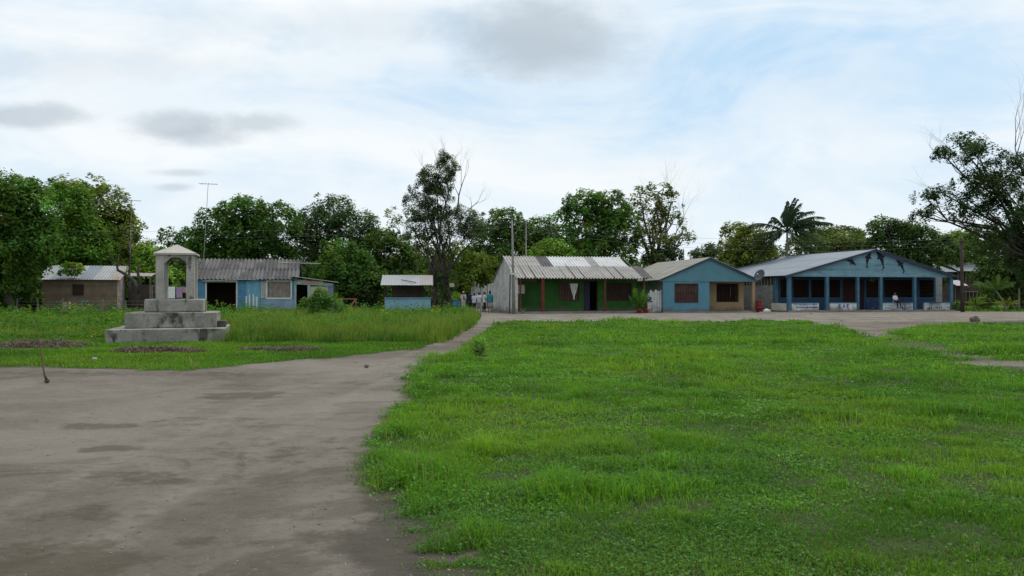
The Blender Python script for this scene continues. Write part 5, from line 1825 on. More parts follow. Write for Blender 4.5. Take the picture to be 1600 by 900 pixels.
def wire_fence():
    Y = 57
    px = [26, 60, 97, 128, 160, 196, 232]
    x0 = (px[0] - 800) * Y / F
    t = thing('wire_fence', 'weathered post and wire fence across the weeds before the brown hut', 'fence', (x0, Y, 0))
    xs = [(p - 800) * Y / F - x0 for p in px]
    rr = random.Random(2)
    for x in xs:
        MB().tube([(x, 0, -.1), (x + rr.uniform(-.06, .06), 0, rr.uniform(1.05, 1.3))], [.07, .055], 6).build('post', M['fence_wood'], t)
    for z in (.5, .8, 1.02):
        MB().tube([(x, -.06, z + rr.uniform(-.03, .03)) for x in xs], .009, 4).build('wire', M['wire_grey'], t)
    p = at(103, 473, 58)
    c = thing('crate', 'pale wooden crate beside the wire fence in front of the brown hut', 'crate', (p.x, 58, 0))
    m = MB()
    for z in (.5, .66, .82):
        m.box(-.27, .27, -.2, -.185, z, z + .12).box(-.27, .27, .185, .2, z, z + .12).box(-.27, -.255, -.185, .185, z, z + .12).box(.255, .27, -.185, .185, z, z + .12)
    m.build('slats', M['crate'], c)
    m = MB()
    for a in (-1, 1):
        for b in (-1, 1):
            m.box(a * .25 - .02 - (a > 0) * .02, a * .25 + .02 + (a < 0) * .02, b * .18 - .02, b * .18 + .02, 0, .94)
    m.build('corner_post', M['fence_wood'], c)
    p = at(133, 474, 58.5)
    b = thing('bucket', 'teal plastic bucket by the wire fence below the hut window', 'bucket', (p.x, 58.5, .62))
    MB().lathe([(.15, 0), (.2, .34), (.215, .34), (.215, .36), (.18, .36), (.14, .03)], 16).build('pail', M['plastic_teal'], b, smooth=True)
    MB().tube([(.2 * math.cos(k / 8 * math.pi), .0, .34 + .16 * math.sin(k / 8 * math.pi)) for k in range(9)], .008, 4).build('handle', M['wire_grey'], b)
    s = thing('stump', 'weathered tree stump the teal bucket stands on', 'stump', (p.x, 58.5, 0))
    MB().lathe([(.26, -.05), (.22, .1), (.2, .617)], 9).build('wood', M['fence_wood'], s)


wire_fence()


# ------------------------------------------------------------------ market stall
def stall():
    f = Frame(600, 62, 6)
    t = f.thing('market_stall', 'open stall with a pale blue counter and a sloping grey tin roof', 'stall')
    W = f.lx(673)
    D = 2.2
    cz = f.z(640, 466)
    MB().box(.05, W, 0, .08, 0, cz).box(.05, .13, .09, D, 0, cz).build('counter', M['sky_blue'], t, label='pale blue boarded counter')
    MB().box(0, W + .05, -.12, .3, cz + .001, cz + .05).build('counter_top', M['sky_blue'], t)
    e0, e1 = f.z(640, 445), f.z(640, 432)
    for x, y, z in ((.02, 0, e0), (W - .04, 0, e0), (.02, D, e0 + .75), (W - .04, D, e0 + .75), (W * .78, D, e0 + .75)):
        MB().box(x - .05, x + .05, y + .1, y + .2, 0, z).build('post', M['dark_wood'], t)
    MB().box(.5, W * .85, D + .25, D + .3, 0, e0 + .3).build('back_wall', M['brown_house'], t)
    MB().box(.5, W * .8, D - .1, D + .2, 1.2, 1.24).build('shelf', M['dark_wood'], t)
    mats = [M['tin'], M['tin_rust']]
    mb = MB()
    zr = .8
    sl = math.atan2(zr, D + .5)
    v = Vector((0, -math.cos(sl), -math.sin(sl)))
    sheets((-.25, D + .2, e0 + zr), (1, 0, 0), v, W + .42, (D + .6) / math.cos(sl), 4, [0, 0, 0, 1], mb, .2, .012)
    mb.build('roof', mats, t)
    m = MB().bar((W * .36, .5, e0 + .31), (W * .62, .1, e0 + .14), .06)
    q = thing('roof_stick', 'dark stick lying slantwise on the tin roof of the stall', 'stick', f.world(W * .36, .7, e0 + .40), f.th)
    MB().tube([(0, 0, 0), (1.15, -.75, -.215)], .03, 5).build('rod', M['dark_wood'], q)
    # sign on a post between the stall and the people
    p = at(706, 446, 68)
    s = thing('wooden_sign', 'small square tan sign on a thin post right of the vine covered tree', 'sign', (p.x, 68, 0))
    MB().box(-.19, .19, -.03, 0, p.z - .13, p.z + .17).build('board', M['sign_tan'], s)
    MB().box(-.12, .1, -.036, -.031, p.z, p.z + .04).box(-.1, .12, -.036, -.031, p.z - .08, p.z - .05).build('faded_print', M['plank_red'], s)
    MB().box(-.22, -.16, 0, .06, 0, p.z + .15).build('post', M['dark_wood'], s)
    # rusty rail barrier left of it
    p0, p1 = at(530, 467, 62), at(557, 467, 62)
    r = thing('rail_barrier', 'rusty red rail with a diagonal brace between the shack and the stall', 'barrier', (p0.x, 62, 0))
    w = p1.x - p0.x
    MB().bar((0, 0, p0.z), (w, 0, p0.z), .07, .09).build('rail', M['rust'], r)
    MB().bar((w - .1, 0, p0.z - .06), (w - .8, 0, 0), .06).build('brace', M['plank_red'], r)
    for x in (.05, w - .05):
        MB().box(x - .04, x + .04, -.04, .04, 0, p0.z - .047).build('post', M['rust'], r)


M['rust'] = surf('rusty_iron', (.26, .09, .05), var=.3, vs=3)
stall()


# ------------------------------------------------------------------ washing behind the monument
def washing():
    Y = 56
    pts = [(238, 447), (262, 448), (276, 448.5), (290, 448), (306, 446)]
    o = at(262, 448, Y)
    t = thing('clothes_line', 'washing line strung on two thin poles behind the monument', 'line', (o.x, Y, 0))
    L = [at(a, b, Y) - Vector((o.x, Y, 0)) for a, b in pts]
    MB().tube(L, .01, 4).build('cord', M['wire_grey'], t)
    for i in (0, -1):
        MB().tube([(L[i].x, 0, -.05), (L[i].x, 0, L[i].z + .1)], .035, 6).build('pole', M['fence_wood'], t)
    for (a, b, z0, z1, mt, lb) in ((262.5, 273.5, 466, 448, 'white_cloth', 'white sheet hung out to dry on the line behind the monument'), (275.5, 284.5, 465, 449, 'lilac_cloth', 'lilac cloth hung on the line next to the white sheet'),
                                   (285, 291, 457, 448.5, 'pink_cloth', 'short pinkish cloth hung on the line right of the lilac one')):
        A, B = at(a, z1, Y), at(b, z0, Y)
        s = cloth(0, B.x - A.x, B.z, A.z, 0, mt, 'laundry', None, amp=.035)
        s.location = (A.x, Y - .03, 0)
        tag(s, lb, 'laundry')


washing()


# ------------------------------------------------------------------ poles, wires, masts
def poles():
    p = thing('utility_pole', 'tall grey wooden utility pole at the left corner of the green house', 'pole')
    b = at(803, 490, 61)
    p.location = (b.x, 61, 0)
    tp = at(800, 344, 61) - Vector((b.x, 61, 0))
    MB().tube([(0, 0, -.2), (tp.x * .5, 0, tp.z * .5), (tp.x, 0, tp.z)], [.14, .1, .062], 9).build('shaft', M['pole_wood'], p, smooth=True)
    m = MB().box(-.28, .22, -.2, -.08, 3.0, 3.12)
    m.ball((-.2, -.15, 3.2), .09, 8).ball((.12, -.15, 2.9), .09, 8)
    m.build('wire_bracket', M['white_wood'], p)
    for z in (6.9, 6.55):
        MB().lathe([(.03, 0), (.055, .03), (.03, .06), (.055, .09), (.02, .12)], 8, (tp.x - .12, -.06, z)).build('insulator', M['white_wood'], p)
    q = thing('drain_pipe', 'thin dark pipe standing against the white gable wall beside the utility pole', 'pipe', (at(796, 487, 61.8).x, 61.8, 0))
    MB().tube([(0, 0, 0), (.06, 0, f_z(796, 428, 61.8))], .045, 7).build('tube', M['pole_dark'], q)
    p2 = thing('utility_pole', 'dark wooden utility pole standing in the grass right of the dolphin house', 'pole')
    b2 = at(1504, 488, 68)
    p2.location = (b2.x, 68, 0)
    z2 = at(1502, 371, 68).z
    MB().tube([(0, 0, -.2), (-.05, 0, z2 * .5), (-.1, 0, z2)], [.17, .14, .11], 9).build('shaft', M['pole_dark'], p2, smooth=True)
    MB().box(-.25, .05, -.16, -.08, z2 - .5, z2 - .3).build('wire_bracket', M['dark_wood'], p2)
    # wires
    A = Vector((b.x + tp.x, 61, 0))
    B = Vector((b2.x - .1, 68, 0))
    Lf = Vector((at(-140, 457, 66).x, 66, 0))
    Rt = Vector((at(1760, 457, 70).x, 70, 0))
    lab = ['upper cable from the grey pole to the dark pole', 'middle cable from the grey pole to the dark pole', 'lowest cable from the grey pole to the dark pole']
    for i, (za, zb, sag) in enumerate(((7.0, 6.2, .75), (6.75, 6.0, .95), (6.5, 5.75, 1.1))):
        t = thing('power_line', lab[i] + ' above the roofs', 'cable', (A.x, A.y, 0))
        pts = []
        for k in range(19):
            s = k / 18
            P = A.lerp(B, s)
            pts.append((P.x - A.x, P.y - A.y, za + (zb - za) * s - sag * 4 * s * (1 - s)))
        MB().tube(pts, .008, 4).build('wire', M['wire'], t)
    for i, (za, zb, sag) in enumerate(((6.95, 6.9, .45), (6.6, 6.5, .6))):
        t = thing('power_line', ('upper' if i == 0 else 'lower') + ' cable from the grey pole leftward past the trees over the shack', 'cable', (A.x, A.y, 0))
        pts = []
        for k in range(19):
            s = k / 18
            P = A.lerp(Lf, s)
            pts.append((P.x - A.x, P.y - A.y, za + (zb - za) * s - sag * 4 * s * (1 - s)))
        MB().tube(pts, .008, 4).build('wire', M['wire'], t)
    t = thing('power_line', 'cable running from the dark pole off to the right through the leaning tree', 'cable', (B.x, B.y, 0))
    MB().tube([(B.lerp(Rt, k / 8).x - B.x, B.lerp(Rt, k / 8).y - B.y, 6.1 - .5 * 4 * (k / 8) * (1 - k / 8)) for k in range(9)], .008, 4).build('wire', M['wire'], t)
    # aerials
    for (pb, yb, pt, yt, Y, lb, yagi) in ((318, 406, 325, 286, 66, 'tall slightly leaning aerial mast behind the blue plank shack', True), (203, 430, 205, 312, 66, 'thin aerial mast above the brown hut beside the dead tree', True),
                                          (822, 402, 822, 344, 72, 'short white pole rising behind the green house roof', False)):
        b = at(pb, yb, Y)
        tp = at(pt, yt, Y)
        a = thing('aerial_mast', lb, 'aerial', (b.x, Y, 0))
        MB().tube([(0, 0, 0), (0, 0, b.z), (tp.x - b.x, 0, tp.z)], [.04, .03, .018], 6).build('mast', M['alu'] if not yagi else M['wire_grey'], a)
        if yagi:
            m = MB().tube([(tp.x - b.x - .75, 0, tp.z - .03), (tp.x - b.x + .75, .1, tp.z - .1)], .018, 5)
            for k in range(6):
                x = tp.x - b.x - .65 + .26 * k
                m.tube([(x, -.5 + .04 * k, tp.z - .05), (x, .5 - .04 * k, tp.z - .05)], .01, 4)
            m.build('antenna', M['wire_grey'], a)


def f_z(px, py, Y):
    return H - (py - HZ) * Y / F


poles()


# ------------------------------------------------------------------ things around the houses
def plank_fence():
    y = 66.2
    x0, x1 = at(1011, 0, y).x, at(1035.5, 0, y).x
    t = thing('plank_fence', 'white wavy topped board fence between the green and the blue house', 'fence', (x0, y, 0), R_(8))
    rr = random.Random(9)
    n = 6
    w = (x1 - x0) / n
    zt = f_z(1020, 455, y)
    for i in range(n):
        a = zt + (-.12, .1, -.02, .14, .05, .1)[i]
        MB().prism([(w * i + .012, .02), (w * (i + 1) - .012, .02), (w * (i + 1) - .012, a - .1), (w * (i + .75), a), (w * (i + .25), a - .02), (w * i + .012, a - .12)], 0, .03).build('plank', M['white_wood'], t)
    MB().box(0, x1 - x0, .032, .08, .5, .6).box(0, x1 - x0, .032, .08, 1.3, 1.4).build('rail', M['fence_wood'], t)
    # pale boards behind the people
    y = 86
    x0, x1 = at(736, 0, y).x, at(772, 0, y).x
    t = thing('plank_fence', 'uneven whitish board fence behind the standing people', 'fence', (x0, y, 0))
    tops = [447, 448, 441, 449, 443, 450, 449, 450, 446, 447, 444, 443, 443, 442]
    n = len(tops)
    w = (x1 - x0) / n
    for i, py in enumerate(tops):
        MB().box(w * i + .01, w * (i + 1) - .015 - (.05 if i % 4 == 1 else 0), 0, .03, 0, f_z(750, py, y)).build('plank', M['white_wood'], t)
    MB().box(0, x1 - x0, .032, .08, .5, .6).box(0, x1 - x0, .032, .08, 1.2, 1.3).build('rail', M['fence_wood'], t)


plank_fence()


def barrels():
    p = at(1190, 487, 66.2)
    t = thing('oil_drum', 'dark red oil drum on the porch edge left of the cream parapet', 'drum', (p.x, 66.9, .08))
    prof = [(.28, 0), (.29, .02), (.285, .28), (.3, .29), (.3, .31), (.285, .32), (.285, .57), (.3, .58), (.3, .6), (.285, .61), (.285, .86), (.3, .87), (.3, .9)]
    MB().lathe([(r * .92, z * .96) for r, z in prof], 20).build('drum_body', M['red_paint'], t, smooth=True)
    MB().lathe([(.25, .865), (.25, .872)], 20).build('lid', M['plastic_dark'], t)
    p = at(712, 487, 70)
    t = thing('barrel', 'blue plastic barrel with a dark top in the grass left of the people', 'barrel', (p.x, 70, 0))
    MB().lathe([(.30, 0), (.34, .1), (.36, .45), (.34, .8), (.30, .92)], 20).build('barrel_body', M['plastic_blue'], t, smooth=True)
    MB().lathe([(.31, .921), (.32, .95), (.3, 1.0), (.1, 1.04)], 20).build('lid', M['plastic_dark'], t, smooth=True)
    # pale sheet lying by the drum
    p = at(1200, 487, 66)
    t = thing('scrap_sheet', 'pale scrap sheet leaning low on the ground right of the red drum', 'scrap', (p.x, 66.1, .08), R_(10))
    m = MB()
    m.prism([(-.38, 0), (.3, 0), (.36, .2), (.05, .3), (-.25, .16)], 0, .03)
    m.v = [(x, y + z * 1.2, z * .8) for x, y, z in m.v]
    m.build('sheet', M['white_wood'], t)
    # stones on the road
    for (px, py, r, lb) in ((1523, 502.5, .28, 'dark rounded stone at the edge of the right grass patch'), (573, 573, .055, 'small dark stone on the bare earth near the path'), (1268, 491, .11, 'small pale lump on the dirt before the white lettered parapet')):
        x, y = gp(px, py)
        t = thing('stone', lb, 'stone', (x, y, 0))
        MB().ball((0, 0, r * .35), r, 9, (1, .8, .75), .16).build('rock', M['stone'] if r > .2 or py > 500 else M['parapet'], t, smooth=True)


barrels()


def pot_plants():
    f = GH
    for (px, r, h, lb) in ((1010, .2, .34, 'red pot at the foot of the last porch post of the green house'), (999, .24, .3, 'dark red planter holding the big leafy palm at the porch end')):
        x = f.lx(px, -.6)
        w = f.world(x, -.6, 0)
        t = thing('flower_pot', lb, 'pot', w)
        MB().lathe([(r * .7, 0), (r, h * .85), (r * 1.1, h * .86), (r * 1.1, h), (r * .9, h), (r * .85, h * .9)], 18).build('pot', M['terracotta'], t, smooth=True)
    w = f.world(f.lx(999, -.6), -.6, .28)
    t = thing('potted_palm', 'tall bushy potted palm in front of the last red porch post', 'plant', w)
    rr = random.Random(8)
    for k in range(20):
        L = rr.uniform(1.3, 2.5)
        o = frond_mesh(R_(k * 47), L, R_(rr.uniform(52, 88)), .22, rr, .5, 20).build('frond', M['leaf'], t)
        col_all(o, (.075, .17, .03), .3)
        o.location = (rr.uniform(-.1, .1), rr.uniform(-.1, .1), rr.uniform(0, .2))
    w = f.world(f.lx(1011, -.6), -.6, .3)
    t = thing('potted_plant', 'slender dark leaved plant growing in the red pot before the white boards', 'plant', w)
    m = MB().tube([(0, 0, -.05), (.08, 0, .6), (.02, 0, 1.25)], [.02, .016, .01], 5).tube([(.05, 0, .4), (.26, 0, .9)], [.015, .008], 5)
    m.build('stem', M['bark_dark'], t)
    c, nr, s = [], [], []
    for (x, z) in ((.02, 1.25), (.0, 1.1), (.1, 1.0), (.26, .9), (.2, .75), (.28, .65), (.05, .7), (-.06, .9)):
        for q in range(4):
            c.append((x + rr.uniform(-.09, .09), rr.uniform(-.09, .09), z + rr.uniform(-.09, .09)))
            nr.append((rr.uniform(-.6, .6), -.8, rr.uniform(-.2, .7)))
            s.append(rr.uniform(.14, .24))
    n = len(c)
    leaf_obj('foliage', np.array(c), np.array(nr), np.array(s), .6, np.tile(np.array([[.03, .075, .025]]), (n, 1)), parent=t)
    # dry tuft by the left post
    x = f.lx(817, -.5)
    w = f.world(x, -.5, 0)
    t = thing('dry_plant', 'dried out plant at the foot of the left porch post of the green house', 'plant', w)
    m = MB()
    for k in range(14):
        a = k * 2.4
        m.tube([(0, 0, 0), (.12 * math.cos(a), .12 * math.sin(a), .25), (.3 * math.cos(a), .2 * math.sin(a), rr.uniform(.3, .5))], [.012, .009, .004], 4)
    m.build('stalks', M['fence_straw'], t)
    # hanging plant on the veranda
    f = DH
    w = f.world(f.lx(1361, .4), .4, DZB - .1)
    t = thing('hanging_plant', 'small hanging plant under the veranda beam of the dolphin house', 'plant', w)
    MB().lathe([(.06, -.3), (.13, -.16), (.14, -.14)], 12).build('pot', M['dark_wood'], t)
    MB().tube([(0, 0, -.14), (0, 0, .09)], .008, 4).build('cord', M['wire'], t)
    c = rng.normal(0, .12, (60, 3)) + np.array([[0, 0, -.1]])
    leaf_obj('foliage', c, rng.normal(0, 1, (60, 3)), np.full(60, .14), .6, np.tile(np.array([[.05, .13, .025]]), (60, 1)), parent=t)


M['fence_straw'] = surf('dry_stalks', (.28, .22, .12), var=.3)
pot_plants()


# ------------------------------------------------------------------ houses behind on the right
def back_houses():
    f = Frame(1498, 96, 6)
    t = f.thing('timber_house', 'two storey dark timber house with a pale metal roof behind the right hand pole', 'house')
    W = f.lx(1532)
    zt, zm = f.z(1510, 422), f.z(1510, 436)
    z1 = f.z(1510, 445)
    MB().box(0, W, .6, 5, 0, zm - .2).build('wall', M['brown_house'], t)
    m = MB()
    for i in range(7):
        x = W * i / 6
        m.box(x - .05, x + .05, 0, .1, 0, zt - .1)
    m.build('balcony_post', M['fence_wood'], t)
    MB().box(-.05, W + .05, -.1, .6, z1 - .9, z1 - .75).build('balcony_floor', M['fence_wood'], t)
    MB().box(0, W, -.05, .02, z1 + .25, z1 + .33).box(0, W, -.03, 0, z1 - .7, z1 + .2).build('balcony_rail', M['brown_house'], t)
    m = MB().bar((W * .35, -.12, z1 - .4), (W * .9, -.12, z1 + .7), .07)
    m.build('brace', M['fence_wood'], t)
    MB().box(.2, W - .2, 3, 3.1, zm - .2, zt).build('upper_wall', M['dark_wood'], t)
    rz = f.z(1510, 407, 3)
    mb = MB()
    v = Vector((0, -3.6, zt - rz)).normalized()
    mb.corr((-.5, 3.2, rz), (1, 0, 0), v, W + 1.1, 4.2, .25, .02)
    mb.corr((-.5, 3.2, rz), (1, 0, 0), (0, 3.6, zt - rz), W + 1.1, 4.2, .25, .02)
    mb.build('roof', M['tin'], t)
    MB().box(W * .8, W * .8 + .12, 3.1, 3.3, rz - .1, rz + .35).build('roof_pipe', M['white_wood'], t)
    f = Frame(1462, 92, 8)
    s = f.thing('metal_shed', 'low shed with a blue grey metal roof half hidden by the dolphin gable', 'shed')
    W = f.lx(1492)
    z = f.z(1480, 424)
    MB().box(.1, W - .1, .3, 4, 0, z - .1).build('wall', M['brown_house'], s)
    mb = MB()
    mb.corr((-.2, 3.5, f.z(1480, 413, 3.5)), (1, 0, 0), (0, -3.7, z - f.z(1480, 413, 3.5)), W + .3, 4.0, .25, .02)
    mb.build('roof', M['tin_blue'], s)
    f = Frame(1492, 84, 5)
    s = f.thing('small_shelter', 'tiny shelter with a bent pale metal roof just left of the dark pole', 'shelter')
    z = f.z(1496, 445)
    MB().box(.1, 1.2, .6, .7, 0, z - .1).build('wall', M['brown_house'], s)
    m = MB()
    m.corr((-.1, 1.2, z + .5), (1, 0, 0), (0.2, -1.4, -.6), 1.3, 1.5, .2, .015)
    m.build('roof', M['tin'], s)
    for x in (.1, 1.0):
        MB().box(x, x + .07, .1, .17, 0, z).build('post', M['fence_wood'], s)
    # garden fence
    Y = 71.5
    px = list(range(1494, 1640, 16))
    x0 = at(px[0], 0, Y).x
    t = thing('garden_fence', 'thin stick and wire fence along the green garden at the right', 'fence', (x0, Y, 0))
    rr = random.Random(6)
    xs = [at(p, 0, Y).x - x0 for p in px]
    for x in xs:
        MB().tube([(x, 0, -.1), (x + rr.uniform(-.05, .05), 0, rr.uniform(.85, 1.1))], .03, 5).build('post', M['dark_wood'], t)
    for z in (.4, .75):
        MB().tube([(x, -.03, z + rr.uniform(-.03, .03)) for x in xs], .009, 4).build('wire', M['wire_grey'], t)
    Y = 90
    x0, x1 = at(1535, 0, Y).x, at(1680, 0, Y).x
    t = thing('log_rail', 'long pale log rail at the back of the garden lawn', 'rail', (x0, Y, 0))
    z = f_z(1560, 473, Y)
    MB().tube([(0, 0, z), ((x1 - x0) / 2, 0, z + .05), (x1 - x0, 0, z)], .09, 6).build('log', M['fence_wood'], t)
    for k in range(5):
        x = (x1 - x0) * k / 4
        MB().tube([(x, .14, 0), (x, .14, z + .1)], .06, 5).build('post', M['fence_wood'], t)


back_houses()


# ------------------------------------------------------------------ stick, mounds, litter
def stick():
    x, y = gp(74, 597)
    t = thing('dead_sapling', 'thin dead sapling leaning in the bare earth at the left edge', 'sapling', (x, y, 0))
    o = Vector((x, y, 0))
    P = [(74, 598), (71, 588), (68, 575), (65, 555), (62, 535), (59, 522), (57, 510), (50, 497)]
    MB().tube([at(a, b, y) - o for a, b in P], [.03, .018, .014, .012, .011, .009, .007, .004], 6).build('stem', M['bark_red'], t, smooth=True)
    MB().tube([at(57, 510, y) - o, at(60, 500, y) - o], [.005, .003], 4).build('twig', M['bark_red'], t)
    m = MB().ball((0, 0, .02), .05, 8, (1, .8, .6), .25)
    m.tube([(0, 0, .03), (-.06, 0, .16)], [.025, .015], 6)
    m.build('root_knot', M['bark_dark'], t, smooth=True)


M['bark_red'] = surf('bark_reddish', (.13, .085, .06), var=.3, vs=6)
stick()


def mounds():
    labs = ['long heap of dried grey weeds in front of the leafy plot at the left edge', 'low heap of dry weeds on the lawn before the left corner of the monument', 'low heap of dry weeds on the lawn right of the monument']
    for i, ((px, py), rx, ry) in enumerate(MOUNDS):
        x, y = gp(px, py)
        R = np.random.default_rng(60 + i)
        h = (.20, .12, .13)[i]
        n = int(2300 * rx)
        a = R.uniform(0, 2 * np.pi, n)
        r = np.sqrt(R.random(n))
        X, Yv = np.cos(a) * r * rx, np.sin(a) * r * ry
        kp = fbm(X * 1.6 + 9 * i, Yv * 2.2, 173, 3) > .28 + .3 * r ** 2
        X, Yv, r = X[kp], Yv[kp], r[kp]
        n = len(X)
        lump = .15 + 1.5 * fbm(X * 1.5 + 5, Yv * 2 + i, 171, 2)
        Z = h * (1 - r ** 2) * lump
        c = np.stack([X, Yv, Z], 1)
        col = np.array([[.15, .12, .095]]) * R.uniform(.3, 1.8, n)[:, None]
        o = leaf_obj('weed_heap', c, R.normal(0, .6, (n, 3)) + np.array([[0, 0, .8]]), R.uniform(.07, .24, n), .12, col, 'straw')
        o.location = (x, y, float(ground_z(np.array([x]), np.array([y]))[0]))
        tag(o, labs[i], 'heap')
        # earthy core belongs to the same heap
        m = MB()
        m.ball((0, 0, 0), 1, 16, (rx * .6, ry * .55, h * .5), .12)
        m.build('earth_core', M['heap_soil'], o, smooth=True)


M['heap_soil'] = surf('heap_soil', (.085, .07, .058), var=.4, vs=6, bump=.6)
mounds()


def litter():
    def crumple(name, px, py, r, mat, lb, cat, zoff=.0):
        x, y = gp(px, py)
        t = thing(name, lb, cat, (x, y, float(ground_z(np.array([x]), np.array([y]))[0]) + zoff))
        bm = bmesh.new()
        bmesh.ops.create_icosphere(bm, subdivisions=3, radius=r)
        rr = random.Random(int(px))
        for v in bm.verts:
            v.co *= rr.uniform(.55, 1.15)
            v.co.z *= .8
        me = bpy.data.meshes.new('sheet')
        bm.to_mesh(me)
        bm.free()
        o = link('sheet', me, M[mat], t)
        o.location.z = r * .4

    crumple('paper_scrap', 673, 728, .035, 'paper', 'crumpled white and pink paper scrap lying in the field grass', 'litter', .07)
    crumple('plastic_scrap', 148, 566, .07, 'cloth_grey', 'greyish white plastic scrap on the lawn edge before the monument', 'litter', 0)
    crumple('plastic_scrap', 73, 541, .06, 'plank_red', 'small faded red scrap on the long heap of dried weeds', 'litter', .1)


litter()
def upright_leaf():
    x, y = gp(302, 577)
    t = thing('yellow_sprout', 'pale yellow green sprout standing on the bare earth edge before the monument', 'sprout', (x, y, 0))
    m = MB()
    for (dx, h) in ((-.1, .3), (.02, .22), (.09, .16)):
        m.add([(-.012, 0, 0), (.012, 0, 0), (dx * .5 + .03, .01, h * .6), (dx * .5 - .03, .01, h * .6), (dx, .02, h)], [(0, 1, 2, 3), (3, 2, 4)])
    o = m.build('blade', M['leaf'], t)
    col_all(o, (.2, .24, .06))


upright_leaf()


# ------------------------------------------------------------------ people
def blobs(tubes, voxel, name, mat, parent=None, smooth=6):
    """one continuous surface grown round tapered limbs"""
    mb = MB()
    for pts, rads in tubes:
        for i in range(len(pts)):
            mb.ball(pts[i], rads[i], 12)
        for i in range(len(pts) - 1):
            if (Vector(pts[i + 1]) - Vector(pts[i])).length > 1e-4:
                mb.tube([pts[i], pts[i + 1]], [rads[i], rads[i + 1]], 12)
    me = bpy.data.meshes.new('tmp')
    me.from_pydata(mb.v, [], mb.f)
    o = bpy.data.objects.new('tmp', me)
    COL.objects.link(o)
    r = o.modifiers.new('r', 'REMESH')
    r.mode = 'VOXEL'
    r.voxel_size = voxel
    s = o.modifiers.new('s', 'SMOOTH')
    s.iterations = smooth
    s.factor = .4
    dg = bpy.context.evaluated_depsgraph_get()
    out = bpy.data.meshes.new_from_object(o.evaluated_get(dg))
    bpy.data.objects.remove(o)
    bpy.data.meshes.remove(me)
    out.name = name
    out.materials.clear()
    out.polygons.foreach_set('use_smooth', [True] * len(out.polygons))
    return link(name, out, M[mat], parent)


